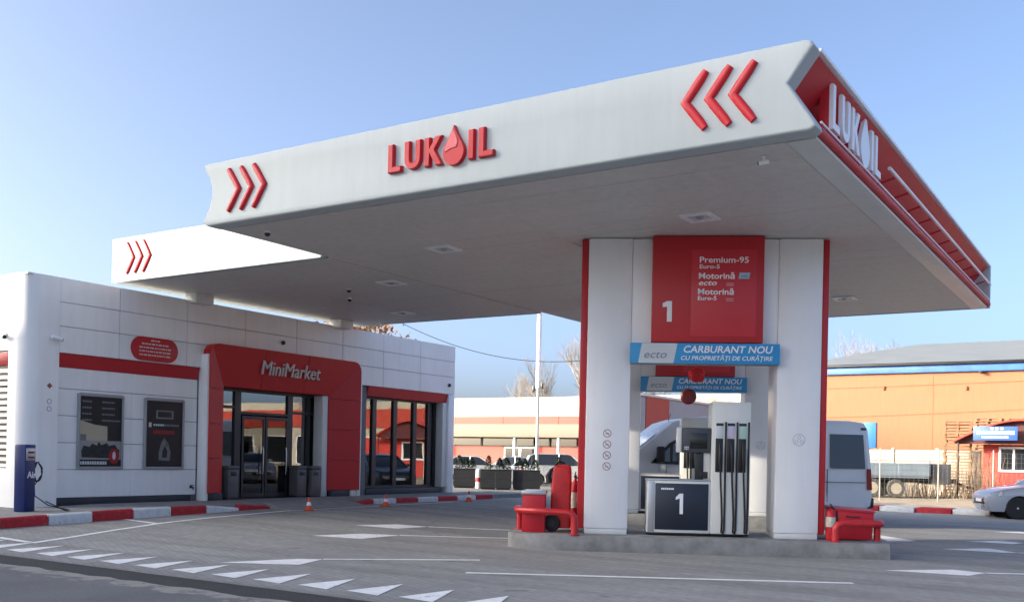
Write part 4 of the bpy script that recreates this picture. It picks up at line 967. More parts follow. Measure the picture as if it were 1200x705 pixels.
def car(label, col, loc, rz, style='hatch', group=None, name='parked_car', seed=1, rim=5):
    t = thing(name, label, 'car', loc, rz, group)
    pm = mat('paint_%.2f_%.2f_%.2f' % col, col, .28, metal=.35, var=.05, coat=.8)
    Lh, zr = (4.15, 1.47) if style == 'hatch' else (4.55, 1.44) if style == 'sedan' else (4.4, 1.66)
    hw = .87; wr = .315; fx, rx = .80, Lh - .78
    bel = .96 if style != 'suv' else 1.04
    low = .20
    prof = [(.04, .36), (.0, .50), (.02, .64), (.10, .74), (.28, .81), (.65, .885), (1.12, bel - .0), (1.3, bel + .02), (Lh - 1.0, bel + .03)]
    if style == 'sedan': prof += [(Lh - .55, bel + .03), (Lh - .12, bel - .0), (Lh - .03, bel - .12), (Lh, .6), (Lh - .04, .36)]
    else: prof += [(Lh - .28, bel + .02), (Lh - .08, bel - .08), (Lh, .6), (Lh - .03, .36)]
    prof += [(Lh - .15, low)] + [(x, z) for x, z in arch(rx, .375, .30)[::-1] if z > low] + [(rx - .39, low), (fx + .39, low)] + [(x, z) for x, z in arch(fx, .375, .30)[::-1] if z > low] + [(fx - .40, low), (.15, low)]
    def tp(x, z):
        k = 1 - .10 * max(0, (z - .6)) ** 1.0 * .6
        d = min(x, Lh - x); k *= 1 - .16 * max(0, 1 - d / .75) ** 2
        return k
    body = shell(prof, hw, tp).ob('body', pm, t, world=False, smooth=40)
    # greenhouse
    if style == 'sedan': top = [(1.25, bel), (1.98, zr - .06), (2.3, zr), (3.0, zr), (3.35, zr - .06), (3.98, bel + .03)]
    elif style == 'suv': top = [(1.2, bel), (1.85, zr - .07), (2.2, zr), (3.7, zr - .02), (4.0, zr - .1), (4.25, bel + .03)]
    else: top = [(1.15, bel), (1.9, zr - .06), (2.2, zr), (3.2, zr - .02), (3.6, zr - .12), (3.98, bel + .02)]
    def gh(top, hwb, inset, zcut=None):
        secs = []
        for f in (-1, 1):
            secs.append([(x, f * (hwb - inset * (z - bel) / (zr - bel)), z) for x, z in top])
        return secs
    g = B().loft(gh(top, hw * .93, .15)); g.ob('glazing', glass_car if False else mat('tinted_glass', (.015, .018, .022), .06, var=.1, coat=.5), t, world=False, smooth=30)
    rf = [(x, z) for x, z in top[1:-1]]
    q = B(); secs = []
    for f in (-1.0, -.9, 0, .9, 1.0):
        ww = hw * .93 - .15 + .008
        secs.append([(x, f * ww, z + (.012 if abs(f) < .95 else -.012) + (.015 if f == 0 else 0)) for x, z in rf] + [(x, f * ww, z - .03) for x, z in rf[::-1]])
    q.loft(secs).ob('roof', pm, t, world=False, smooth=50)
    for sd in (-1, 1):
        yb, yt = sd * (hw * .93 + .006), sd * (hw * .93 - .15 + .006)
        for (a, c) in ((top[0], top[1]), (top[-1], top[-2]), ((2.55, bel), (2.5, zr))):
            B().tube([(a[0], yb, a[1]), (c[0], yt, c[1] + .005)], .035, 6).ob('window_pillar', pm, t, world=False)
        B().box((1.4, sd * (hw - .03), bel - .28), (1.55, sd * (hw + .02), bel - .25), .006).ob('door_handle', pm, t, world=False) if False else None
        m_ = B().box((1.38, sd * hw * .97, bel + .02), (1.52, sd * (hw + .17), bel + .15), .03).ob('mirror', pm, t, world=False)
        B().loft([[(.06, sd * (hw - .30), .60), (.07, sd * (hw - .30), .70), (.10, sd * (hw - .30), .70)], [(.36, sd * (hw - .045), .66), (.40, sd * (hw - .05), .78), (.45, sd * (hw - .06), .77)]]).ob('headlight', mat('lamp_glass', (.5, .52, .55), .1, metal=.3), t, world=False)
        B().box((Lh - .14, sd * (hw - .26) - .09, .70), (Lh + .004, sd * (hw - .26) + .09, .86), .02).ob('tail_light', mat('tail_red', (.3, .01, .012), .2), t, world=False)
        for wx in (fx, rx): wheel(t, wx, sd * (hw - .10), wr, wr, .2, rim, side=sd)
        for wx in (fx, rx):
            B().lathe([(.02, sd * (hw - .35)), (.36, sd * (hw - .35)), (.36, sd * (hw - .34)), (.02, sd * (hw - .34))], 16, (wx, 0, .32), 'y').ob('wheel_well', black, t, world=False)
        q = B()
        for xx in (1.42, 2.5, 3.3): q.box((xx, sd * (hw * .985) - .004, .32), (xx + .012, sd * (hw * .985) + .006, bel - .03))
        q.ob('door_gaps', dark, t, world=False)
    B().box((-.004, -.45, .40), (.04, .45, .56), .02).ob('grille', black, t, world=False)
    B().box((-.012, -.26, .46), (.0, .26, .56), .003).ob('number_plate', letter_white, t, world=False)
    return t
def toward(v): return math.atan2(v[1], v[0])
# silver car at the right edge, nose to the left
car('silver car at the right edge of the picture, nose to the left', (.36, .38, .43), (-4.22, 32.05, 0), R(24), 'sedan', rim=7)

# the grey van between the pumps and the back yard
VAN_ANG = ANG + R(15); _o = Matrix.Rotation(VAN_ANG, 3, 'Z') @ Vector((7.5, -1.0, 0)); VAN_LOC = tuple(Vector(isl(7.32, 9.95)) - _o)
def van():
    t = thing('parked_van', 'long silver grey high-roof van standing behind the pump islands', 'van', VAN_LOC, VAN_ANG)
    pm = mat('van_grey', (.78, .79, .80), .3, metal=.0, var=.04, coat=.6); Lh = 7.5; hw = 1.0; k = dict(world=False)
    low = .32
    prof = [(.03, .42), (.0, .7), (.06, .98), (.25, 1.14), (.62, 1.27), (1.72, 2.14), (2.1, 2.44), (2.45, 2.55), (3.0, 2.60), (6.9, 2.60), (7.3, 2.55), (7.4, 2.40), (7.48, 1.3), (7.5, .62), (7.46, .40), (7.3, low)]
    prof += [(x, z) for x, z in arch(5.7, .44, .34)[::-1] if z > low] + [(5.24, low), (1.55, low)] + [(x, z) for x, z in arch(1.08, .44, .34)[::-1] if z > low] + [(.62, low), (.2, low)]
    def tp(x, z):
        q = 1 - .09 * max(0, (z - 1.2)) ** 1.3 * .9
        return q * (1 - .18 * max(0, 1 - x / .9) ** 2)
    shell(prof, hw, tp).ob('body', pm, t, smooth=45, **k)
    tg = mat('van_glass', (.012, .016, .024), .05, var=.1, coat=.6)
    def side_y(z): return -hw * (1 - .09 * max(0, (z - 1.2)) ** 1.3 * .9) - .004
    def side_panel(pts, nm, m, par=t, off=0, flip=1):
        q = B(); A = [q.bm.verts.new((x, flip * (side_y(z) - off), z)) for x, z in pts]; D = [q.bm.verts.new((x, flip * (side_y(z) + .02), z)) for x, z in pts]; n = len(pts)
        q.bm.faces.new(A); q.bm.faces.new(D[::-1])
        for i in range(n): q.bm.faces.new((A[i], A[(i + 1) % n], D[(i + 1) % n], D[i]))
        bmesh.ops.recalc_face_normals(q.bm, faces=q.bm.faces[:])
        return q.ob(nm, m, par, smooth=0, **k)
    for fl in (1, -1):
        wn = side_panel([(1.50, 1.40), (2.95, 1.36), (2.98, 2.06), (2.30, 2.08), (1.98, 1.90)], 'front_side_window', black, flip=fl)
        side_panel([(2.06, 1.46), (2.90, 1.43), (2.92, 2.01), (2.34, 2.03), (2.08, 1.88)], 'window_glass', tg, wn, .004, fl)
        side_panel([(1.62, 1.45), (2.0, 1.45), (2.0, 1.82)], 'quarter_glass', tg, wn, .004, fl)
        for a, c in ((3.15, 4.55), (4.62, 6.15), (6.32, 7.28)): side_panel([(a, 1.36), (c, 1.36), (c - (.04 if c > 7 else 0), 2.24), (a, 2.24)], 'side_window', tg, flip=fl)
        for xx in (1.9, 3.05, 4.58, 6.22): side_panel([(xx, .5), (xx + .012, .5), (xx + .012, 1.34), (xx, 1.34)], 'door_gap', dark, off=.001, flip=fl)
        side_panel([(1.7, 1.0), (7.3, 1.0), (7.3, 1.012), (1.7, 1.012)], 'body_crease', dark, off=.001, flip=fl)
        side_panel([(1.6, .52), (5.2, .52), (5.2, .64), (1.6, .64)], 'rub_strip', grey_plastic, off=.02, flip=fl)
        for xx in (2.75, 3.25): side_panel([(xx, 1.14), (xx + .22, 1.14), (xx + .22, 1.18), (xx, 1.18)], 'door_handle', dark, off=.03, flip=fl)
        side_panel([(7.33, .82), (7.47, .82), (7.43, 1.36), (7.33, 1.36)], 'tail_light', mat('tail_red', (.3, .01, .012), .2), off=.006, flip=fl)
        side_panel([(7.18, 2.36), (7.32, 2.36), (7.32, 2.42), (7.18, 2.42)], 'marker_lamp', dark, off=.006, flip=fl)
        side_panel([(2.55, 2.38), (2.75, 2.38), (2.75, 2.42), (2.55, 2.42)], 'marker_lamp', dark, off=.01, flip=fl)
        wy = -fl * (hw - .14)
        for wx in (1.08, 5.7): wheel(t, wx, wy, .36, .36, .24, 6, side=-fl)
        m_ = B().box((1.62, -fl * (hw + .02), 1.42), (1.80, -fl * (hw + .22), 1.82), .04).ob('mirror', black, t, **k)
        B().loft([[(.02, -fl * .55, .82), (.05, -fl * .55, 1.0), (.1, -fl * .55, 1.02)], [(.50, -fl * (hw - .1), .9), (.50, -fl * (hw - .11), 1.16), (.58, -fl * (hw - .11), 1.17)]]).ob('headlight', mat('lamp_glass', (.5, .52, .55), .1, metal=.3), t, **k)
    q = B(); q.poly([(.66, -.78, 1.31), (.66, .78, 1.31), (1.70, .74, 2.135), (1.70, -.74, 2.135)])
    for v in q.bm.verts: v.co += Vector((-.006, 0, .009))
    q.ob('windscreen', mat('windscreen', (.45, .50, .56), .05, metal=.85), t, **k)
    B().box((-.03, -.9, .36), (.10, .9, .62), .04).ob('front_bumper', grey_plastic, t, **k)
    B().box((7.36, -.97, .34), (7.56, .97, .62), .04).ob('rear_bumper', plinth_m, t, **k)
    q = B()
    for wx in (1.08, 5.7): q.lathe([(.02, -.70), (.43, -.70), (.43, .70), (.02, .70)], 18, (wx, 0, .36), 'y')
    q.ob('wheel_wells', black, t, **k)
    B().tube([(2.2, -.2, 2.46), (2.26, -.2, 2.68)], .008, 5).ob('aerial', dark, t, **k)
van()

# ================================================================== BUILDINGS BEYOND AND AROUND
def windows_on(parent, rects, y, m_frame, m_glass, nm='window', d=.12):
    """rects: (x0,x1,z0,z1) on a wall facing -y at y"""
    for x0, x1, z0, z1 in rects:
        f = B().box((x0, y - .05, z0), (x0 + .08, y + d, z1)).box((x1 - .08, y - .05, z0), (x1, y + d, z1)).box((x0 + .08, y - .05, z0), (x1 - .08, y + d, z0 + .08)).box((x0 + .08, y - .05, z1 - .08), (x1 - .08, y + d, z1)).ob(nm, m_frame, parent)
        B().box((x0 + .07, y - .02, z0 + .07), (x1 - .07, y - .01, z1 - .07)).ob('pane', m_glass, f)
tint = mat('tinted_glass', (.015, .018, .022), .06, var=.1, coat=.5)
# supermarket
sup = thing('supermarket', 'long low store with cream upper wall and red bands behind the shop', 'building', (-42, 66, 0))
cream_w = mat('store_cream', (.42, .385, .30), .7, var=.05); store_red = mat('store_red', (.42, .06, .04), .6, var=.08)
store_beige = mat('store_beige', (.23, .20, .155), .7, var=.06)
B().box((-80, 64.2, -.05), (-22, 75, 5.0)).ob('wall', store_beige, sup)
for k in range(12): 
    x0 = -80 + k * 4.84; B().box((x0 + .01, 63, 4.47), (x0 + 4.83, 64.19, 5.92), .01, 1).ob('upper_panel', cream_w, sup)
    B().box((x0 + .01, 62.93, 3.90), (x0 + 4.83, 64.18, 4.46), .01, 1).ob('red_band', store_red, sup)
B().box((-80, 62.3, 2.92), (-22, 64.18, 3.89), .02).ob('porch_fascia', store_beige, sup)
for x0, x1 in ((-79, -69), (-66, -56), (-52, -41.9), (-38.9, -33), (-30, -24)): B().box((x0, 64.02, .0), (x1, 64.19, 2.25)).ob('red_wall', store_red, sup)
for k in range(18):
    x0 = -78 + k * 3.1
    g_ = B().box((x0, 64.08, 2.27), (x0 + 3.0, 64.19, 2.9)).ob('clerestory', dark, sup); B().box((x0 + .08, 64.05, 2.33), (x0 + 2.92, 64.075, 2.85)).ob('pane', tint, g_)
windows_on(sup, [(-41.8, -40.4, 0, 2.2), (-40.35, -39.0, 0, 2.2), (-55.8, -52.2, .3, 2.2), (-32.8, -30.2, .3, 2.2)], 64.0, alu, tint, 'entrance_window')
for x in (-72, -64, -56, -48, -40, -36.2, -32, -26): B().tube([(x, 62.6, 0), (x, 62.6, 2.92)], .12, 10).ob('porch_column', letter_white, sup)
# grey wing with a red stripe
wing = thing('grey_wing', 'grey flat-roofed building with an upright red stripe seen through the pump portal', 'building', (-20.4, 50, 0))
wg = mat('wing_grey', (.34, .35, .37), .6, var=.06)
B().box((-21.3, 41, 0), (-19.5, 62.2, 4.35), .02).ob('wall', wg, wing)
B().box((-19.5, 41.6, 0.0), (-19.46, 44.2, 4.36)).ob('red_stripe', store_red, wing)
B().box((-21.4, 40.9, 4.37), (-19.4, 62.3, 4.48), .02).ob('roof_edge', trim_m, wing)
for k in range(5): B().box((-19.49, 46.5 + 3 * k, 0.02), (-19.45, 48.7 + 3 * k, 2.6), .01).ob('shutter_door', alu, wing)
# orange warehouse
wh_ = thing('warehouse', 'big orange rendered warehouse with a blue eaves strip and grey hipped roof', 'building', (0, 72, 0))
orange = streaked('orange_render', (.38, .155, .082), .85, .07); blue_eave = mat('blue_eave', (.05, .16, .50), .5, var=.3, vs=1.2)
B().box((-19.6, 64, -.05), (2, 88, 7.05)).ob('wall', orange, wh_)
for x in (-11.3, -3.0): B().box((x - .25, 63.985, -.05), (x + .25, 63.998, 7.04)).ob('pilaster', orange, wh_)
B().box((-19.75, 63.75, 7.06), (2.2, 88.2, 7.50), .02).ob('eaves_strip', blue_eave, wh_)
B().box((-19.9, 63.5, 7.505), (2.4, 88.4, 7.62), .02).ob('gutter', dark, wh_)
roof_m = mat('roof_sheet', (.195, .215, .225), .6, var=.12, vs=.6)
B().loft([[(-20.0, 63.4, 7.63), (2.5, 63.4, 7.63), (2.5, 88.5, 7.63), (-20, 88.5, 7.63)], [(-14.2, 75.9, 10.15), (-3.0, 75.9, 10.15), (-3.0, 76.0, 10.15), (-14.2, 76.0, 10.15)]]).ob('roof', roof_m, wh_, smooth=0)
q = B()
for k in range(90):
    x = -13.9 + k * .47; q.box((x, 0, 0), (x + .04, .001, .001)); 
q.bm.free()
bw = B().box((-15.2, 63.93, 2.5), (-14.3, 63.999, 4.05), .02).ob('blue_shutter', mat('shutter_blue', (.04, .20, .60), .5), wh_)
B().box((-15.26, 63.96, 2.44), (-14.24, 63.997, 2.5)).ob('shutter_sill', concrete, wh_)
for x, z in ((-13.9, 6.3), (-9.2, 6.2)): B().box((x - .05, 63.9, z - .25), (x + .05, 63.999, z), .01).ob('wall_bracket', mat('rust', (.22, .09, .04), .8), wh_)
B().box((-8.5, 63.6, 6.93), (-8.3, 63.999, 7.05), .02).ob('flood_lamp', black, wh_)
for z0, zz_ in ((6.55, .5), (4.7, .9)):
    B().tube([(-19.4 + 21 * k / 20, 63.9, z0 - .35 + zz_ * (k / 20) ** 1.4) for k in range(21)], .010, 5).ob('service_cable', mat('cable_brown', (.25, .14, .06), .7), wh_)
# red-banded store further right
st2 = thing('corner_store', 'white store with a broad red band, out to the right beyond the yard', 'building', (20, 62, 0))
B().box((3.5, 60, -.05), (44, 80, 5.6)).ob('wall', cream_w, st2)
for k in range(9): B().box((3.5 + 4.5 * k + .01, 59.9, 3.5), (3.5 + 4.5 * k + 4.49, 59.998, 5.0), .01, 1).ob('red_band', store_red, st2)
windows_on(st2, [(4.5 + 4.4 * k, 7.9 + 4.4 * k, .5, 2.8) for k in range(9)], 59.9, letter_white, tint, 'store_window')
t = thing('closed_parasol', 'closed white parasol standing before the corner store, out to the right', 'parasol', (6.5, 54, 0))
B().tube([(0, 0, 0), (0, 0, 2.9)], .03, 8).ob('pole', alu, t, world=False); B().lathe([(.28, .7), (.24, 1.2), (.16, 2.0), (.06, 2.8), (.01, 2.85)], 10).ob('canvas', letter_white, t, world=False)
# concrete panel fence in front of it
cf = thing('concrete_fence', 'low pale concrete panel fence before the orange warehouse', 'fence', (-14, 52, 0))
cfm = mat('fence_concrete', (.50, .46, .38), .85, var=.2, vs=2)
for k in range(6):
    x = -19.0 + 2.05 * k
    for j in range(4): B().box((x + .08, 52, .04 + .55 * j), (x + 1.97, 52.06, .57 + .55 * j), .008, 1).ob('fence_panel', cfm, cf)
    B().box((x - .07, 51.95, 0), (x + .07, 52.11, 2.32), .01).ob('fence_post', cfm, cf)

# kiosk
ki = thing('market_kiosk', 'small red kiosk with an arched awning and a blue sign board', 'kiosk', (-2, 52, 0))
kred = mat('kiosk_red', (.55, .055, .04), .6, var=.1)
B().box((-6.5, 50.5, 0), (7, 53.2, 2.5)).ob('wall', kred, ki)
def kwin(x0, x1, z0, z1):
    f = B().box((x0, 50.42, z0), (x0 + .1, 50.52, z1)).box((x1 - .1, 50.42, z0), (x1, 50.52, z1)).box((x0 + .1, 50.42, z0), (x1 - .1, 50.52, z0 + .1)).box((x0 + .1, 50.42, z1 - .1), (x1 - .1, 50.52, z1)).box(((x0 + x1) / 2 - .05, 50.43, z0 + .1), ((x0 + x1) / 2 + .05, 50.52, z1 - .1)).ob('window', letter_white, ki)
    B().box((x0 + .08, 50.46, z0 + .08), (x1 - .08, 50.47, z1 - .08)).ob('pane', tint, f)
kwin(-5.85, -4.6, 1.25, 2.4); kwin(-3.0, -1.4, 1.1, 2.3); kwin(.6, 2.4, 1.1, 2.3)
dd = B().box((-4.5, 50.42, .05), (-3.5, 50.52, 2.4), .01).ob('door', letter_white, ki); B().box((-4.3, 50.40, 1.1), (-3.7, 50.43, 2.25)).ob('pane', tint, dd); B().box((-3.62, 50.37, 1.0), (-3.58, 50.42, 1.15)).ob('handle', alu, dd)
aw = []
for k in range(17): u = k / 16; aw.append((-7.6 + 5.6 * u, 2.62 + .98 * math.sin(math.pi * u)))
for x_off in (0, 5.7):
    ring_o = [(x + x_off, z) for x, z in aw]; ring_i = [(x + x_off, z - .06) for x, z in aw[::-1]]
    a_ = B().prism(ring_o + ring_i, 49.2, 50.6, 'y').ob('awning', kred, ki, smooth=40)
    for x in (x_off - 7.4, x_off - 2.2): B().tube([(x, 49.35, 0), (x, 49.35, 2.66)], .035, 8).ob('awning_post', dark, a_)
    q = B().prism([(x + x_off, z - .07) for x, z in aw] + [(x_off - 2.0, 2.5), (x_off - 7.6, 2.5)], 49.6, 49.64, 'y').ob('awning_board', mat('awning_dark', (.10, .03, .03), .6), a_)
sgn = B().box((-6.75, 49.08, 2.66), (-4.95, 49.16, 3.28), .01).ob('sign_board', mat('sign_blue', (.05, .13, .50), .45), ki)
q = B(); x = -6.6
while x < -5.1: d_ = random.uniform(.07, .14); q.poly([(x, 49.075, 2.92), (x + d_, 49.075, 2.92), (x + d_, 49.075, 3.08), (x, 49.075, 3.08)]); x += d_ + .03
x = -6.4
while x < -5.3: d_ = random.uniform(.05, .1); q.poly([(x, 49.075, 2.76), (x + d_, 49.075, 2.76), (x + d_, 49.075, 2.84), (x, 49.075, 2.84)]); x += d_ + .03
for xx in (-6.05, -5.85, -5.65): q.poly([(xx, 49.075, 3.14), (xx + .12, 49.075, 3.14), (xx + .12, 49.075, 3.23), (xx, 49.075, 3.23)])
q.ob('sign_print', letter_white, sgn)['kind'] = 'stuff'
# goods lying before the kiosk
for k in range(9):
    x = -6.3 + .42 * k; s_ = random.uniform(.25, .42)
    t = thing('goods_sack', '%s pale sack from the left in the row before the red kiosk' % ['first', 'second', 'third', 'fourth', 'fifth', 'sixth', 'seventh', 'eighth', 'ninth'][k], 'sack', (x, 49.3 + random.uniform(-.3, .3), .06), random.uniform(0, 3), 'sacks before the kiosk')
    B().loft([rrect(.42, .3, 0, .08), rrect(.5, .36, s_ * .4, .12), rrect(.46, .33, s_ * .8, .12), rrect(.3, .2, s_, .08)]).ob('sack', mat('sack%d' % (k % 4), [(.6, .57, .5), (.35, .5, .3), (.62, .5, .45), (.5, .5, .55)][k % 4], .8, var=.2), t, world=False, smooth=60)
# pallet stacks
pal_me = None
wood = mat('pallet_wood', (.30, .18, .10), .85, var=.35, vs=3, bump=.3)
def pallet_mesh():
    b = B()
    for k in range(5): b.box((-.6, -.4 + .175 * k, .122), (.6, -.4 + .175 * k + .1, .144))
    for x in (-.6, -.05, .5): b.box((x, -.4, .1), (x + .1, .4, .121))
    for x in (-.6, -.05, .5):
        for y in (-.4, -.05, .3): b.box((x, y, .022), (x + .1, y + .1, .0995))
    for y in (-.4, -.05, .3): b.box((-.6, y, 0), (.6, y + .1, .0215))
    o = b.ob('pallet', wood, None, smooth=0); me = o.data; bpy.data.objects.remove(o); return me
pme = pallet_mesh()
for (x, y, n_, rz_, lb) in ((-7.6, 50.6, 24, .1, 'leftmost tall stack of wooden pallets beside the kiosk'), (-6.75, 54.2, 26, .0, 'second stack of wooden pallets, rising behind the kiosk awning'), (-5.3, 54.4, 26, .05, 'third stack of wooden pallets, behind the blue kiosk sign'), (-4.0, 54.6, 25, -.06, 'rightmost stack of wooden pallets behind the kiosk roof')):
    t = thing('pallet_stack', lb, 'pallets', (x, y, .06), rz_, 'pallet stacks round the kiosk')
    for k in range(n_):
        o = bpy.data.objects.new('pallet', pme); C.objects.link(o); o.parent = t; o.location = (random.uniform(-.04, .04), random.uniform(-.04, .04), k * .146); o.rotation_euler = (0, 0, random.uniform(-.04, .04))
# flatbed trailer
tr = thing('flatbed_trailer', 'grey drop-side trailer on heavy wheels parked behind the wire fence', 'trailer', (-10.75, 45.5, .05), R(31))
bedm = mat('bed_grey', (.25, .31, .35), .6, var=.15)
B().box((-.2, -1.05, .86), (2.55, 1.05, .94)).ob('bed_floor', bedm, tr, world=False)
for y in (-1.09, 1.05):
    for x0 in (-.2, 1.2): B().box((x0 + .01, y, .941), (x0 + 1.34, y + .04, 1.50), .008, 1).ob('drop_side', bedm, tr, world=False)
B().box((-.24, -1.05, .941), (-.2, 1.05, 1.50)).ob('tail_board', bedm, tr, world=False); B().box((2.55, -1.05, .941), (2.61, 1.05, 1.6)).ob('head_board', bedm, tr, world=False)
for y in (-.45, .32): B().box((-.1, y, .66), (4.0, y + .13, .855)).ob('chassis_rail', dark, tr, world=False)
rimc = mat('rim_cream', (.46, .41, .31), .6)
for x, wr_ in ((.12, .42), (1.15, .40)):
    for y in (-.9, .9):
        sd = 1 if y > 0 else -1
        w_ = B().lathe([(wr_ * .55, -.17), (wr_ * .93, -.17), (wr_, -.1), (wr_, .1), (wr_ * .93, .17), (wr_ * .55, .17)], 22, (x, y, wr_ + .0), 'y').ob('wheel', mat('old_tyre', (.10, .095, .085), .85), tr, world=False)
        B().lathe([(.02, y + sd * .10), (wr_ * .3, y + sd * .10), (wr_ * .45, y + sd * .13), (wr_ * .60, y + sd * .172)], 20, (x, 0, wr_), 'y').ob('rim', rimc, w_, world=False)
    B().tube([(x, -.8, wr_), (x, .8, wr_)], .06, 8).ob('axle', dark, tr, world=False)
B().box((2.75, -.9, .60), (3.55, .9, 1.50), .03).ob('tool_chest', mat('tool_grey', (.14, .14, .14), .6), tr, world=False)
B().tube([(3.9, 0, .75), (4.6, 0, .5), (4.9, 0, .45)], .06, 8).ob('drawbar', dark, tr, world=False); B().tube([(4.5, .1, 0.0), (4.5, .1, .55)], .04, 8).ob('jockey_leg', dark, tr, world=False)
# wire fence with posts
wf = thing('wire_fence', 'see-through wire fence on pale posts along the yard at right', 'fence', (-8, 42, 0))
pts_ = [(-12.9, 39.3), (-11.0, 40.5), (-9.14, 41.68), (-7.16, 42.94), (-5.3, 44.1), (-3.4, 45.3), (-1.5, 46.5)]
fpm = mat('fence_post_pale', (.40, .38, .34), .7); wire = mat('wire', (.25, .24, .22), .5, metal=.5)
for x, y in pts_: B().tube([(x, y, 0), (x, y, 2.1), (x, y - .02, 2.13)], .028, 8).ob('post', fpm, wf)
for (x0, y0), (x1, y1) in zip(pts_, pts_[1:]):
    q = B()
    for z in [.12 + .19 * k for k in range(11)]: q.tube([(x0, y0, z), (x1, y1, z)], .004, 4, False)
    for k in range(1, 12): u = k / 12; q.tube([(x0 + (x1 - x0) * u, y0 + (y1 - y0) * u, .1), (x0 + (x1 - x0) * u, y0 + (y1 - y0) * u, 2.03)], .003, 3, False)
    q.ob('wire_mesh', wire, wf)['kind'] = 'stuff'
# dry scrub behind the fence
scr = B(); rs = random.Random(3)
for k in range(260):
    x = rs.uniform(-9.5, -5.6); y = rs.uniform(46.5, 50.5) ; h = rs.uniform(.5, 2.2)
    p0 = Vector((x, y, .03)); p1 = p0 + Vector((rs.uniform(-.4, .4), rs.uniform(-.4, .4), h)); scr.tube([p0, (p0 + p1) / 2 + Vector((rs.uniform(-.1, .1), 0, 0)), p1], [.012, .008, .004], 3, False)
o = scr.ob('dry_scrub', mat('scrub', (.30, .22, .14), .9, var=.4, vs=4)); tag(o, 'tangle of dry brown scrub behind the wire fence', 'scrub'); o['kind'] = 'stuff'

# planters with small conifers, bollard, lamp post
pl_m = mat('planter_black', (.008, .009, .012), .6, var=.3); conif = mat('conifer', (.012, .026, .012), .8, var=.5, vs=12)
def planter(x, y, w_, label, trees, m=pl_m):
    rz = R(32); t = thing('planter_box', label, 'planter', (x, y, 0), rz, 'black planters along the yard')
    for i in range(2): B().box((-w_ / 2, -.22, .06 + .4 * i), (w_ / 2, .22, .458 + .4 * i), .004, 1).ob('board', m, t, world=False)
    B().box((-w_ / 2 - .01, -.24, .865), (w_ / 2 + .01, .24, .90), .01).ob('rim', m, t, world=False); B().box((-w_ / 2 + .05, -.18, 0), (w_ / 2 - .05, .18, .06)).ob('foot', m, t, world=False)
    for j, u in enumerate(trees):
        p = Vector((x, y, .86)) + Vector((math.cos(rz), math.sin(rz), 0)) * (u * w_ / 2)
        c = thing('dwarf_conifer', '%s small dark conifer in the %s' % (['first', 'second', 'third'][j], label.split(',')[0].split(' beside')[0].split(' from')[0].split(' just')[0]), 'conifer', p, 0, 'dwarf conifers in the planters')
        q = B(); h = random.uniform(.42, .62)
        for n_ in range(300):
            zz_ = random.random() ** .8 * h; rr = (.19 * (1 - zz_ / h) ** .55 + .015) * random.uniform(.6, 1.1); a = random.uniform(0, 6.28)
            ctr = Vector((rr * math.cos(a), rr * math.sin(a), .06 + zz_)); s_ = random.uniform(.03, .06)
            d1 = Vector((random.uniform(-1, 1), random.uniform(-1, 1), random.uniform(-.2, 1))).normalized() * s_; d2 = Vector((random.uniform(-1, 1), random.uniform(-1, 1), random.uniform(-1, 1))).normalized() * s_ * .6
            q.poly([ctr - d1, ctr + d2, ctr + d1, ctr - d2])
        q.ob('foliage', conif, c, world=False, smooth=0); B().tube([(0, 0, 0), (0, 0, h * .8)], [.015, .006], 5).ob('stem', mat('stem', (.1, .07, .05), .9), c, world=False)
planter(-26.75, 37.6, 1.0, 'leftmost black planter box beside the shop corner', (-.5, .1, .7)); planter(-25.0, 37.0, .72, 'second black planter box from the shop', (.0,)); planter(-24.42, 37.35, .72, 'third black planter box from the shop, close against the second', (-.5, .4))
planter(-23.6, 38.0, 1.22, 'widest black planter box, in the middle of the gap', (-.6, -.1, .6)); planter(-22.5, 38.9, .6, 'greyish planter box just left of the red cover', (.0,), mat('planter_grey', (.16, .15, .14), .8))
t = thing('bollard', 'short white and red banded bollard between the black planters', 'bollard', (-25.75, 37.3, 0)); 
B().lathe([(.12, 0), (.12, .3)], 14).ob('lower_band', kerb_white, t, world=False); B().lathe([(.1205, .301), (.1205, .5)], 14).ob('red_band', kerb_red, t, world=False); B().lathe([(.12, .501), (.12, .85), (.06, .9)], 14).ob('upper_band', kerb_white, t, world=False)
t = thing('post', 'thin white post standing between two black planters', 'post', (-24.05, 38.25, 0)); B().box((-.05, -.05, 0), (.05, .05, .85), .01).ob('shaft', kerb_white, t, world=False); B().box((-.06, -.06, .851), (.06, .06, .9), .01).ob('cap', concrete, t, world=False)
t = thing('lamp_post', 'tall white pole rising past the canopy edge behind the parked cars', 'lamp post', (-25.97, 42.75, 0))
B().tube([(0, 0, 0), (0, 0, 5.0)], [.08, .07], 12).ob('lower_shaft', mat('pole_grey', (.45, .45, .45), .6), t, world=False); B().tube([(0, 0, 4.95), (0, 0, 12.5)], [.13, .11], 12).ob('upper_shaft', letter_white, t, world=False)
B().tube([(0, 0, 12.4), (-.5, -.3, 12.7), (-1.3, -.8, 12.75)], .05, 8).ob('arm', letter_white, t, world=False); B().box((-1.7, -1.0, 12.68), (-1.2, -.65, 12.8), .03).ob('lamp_head', alu, t, world=False)
for dx, z in ((-.28, 4.75), (.22, 4.9)): B().box((dx - .06, -.06, z), (dx + .06, .06, z + .3), .02).tube([(dx, 0, z + .1), (0, 0, z + .1)], .015, 5).ob('camera_box', dark, t, world=False)
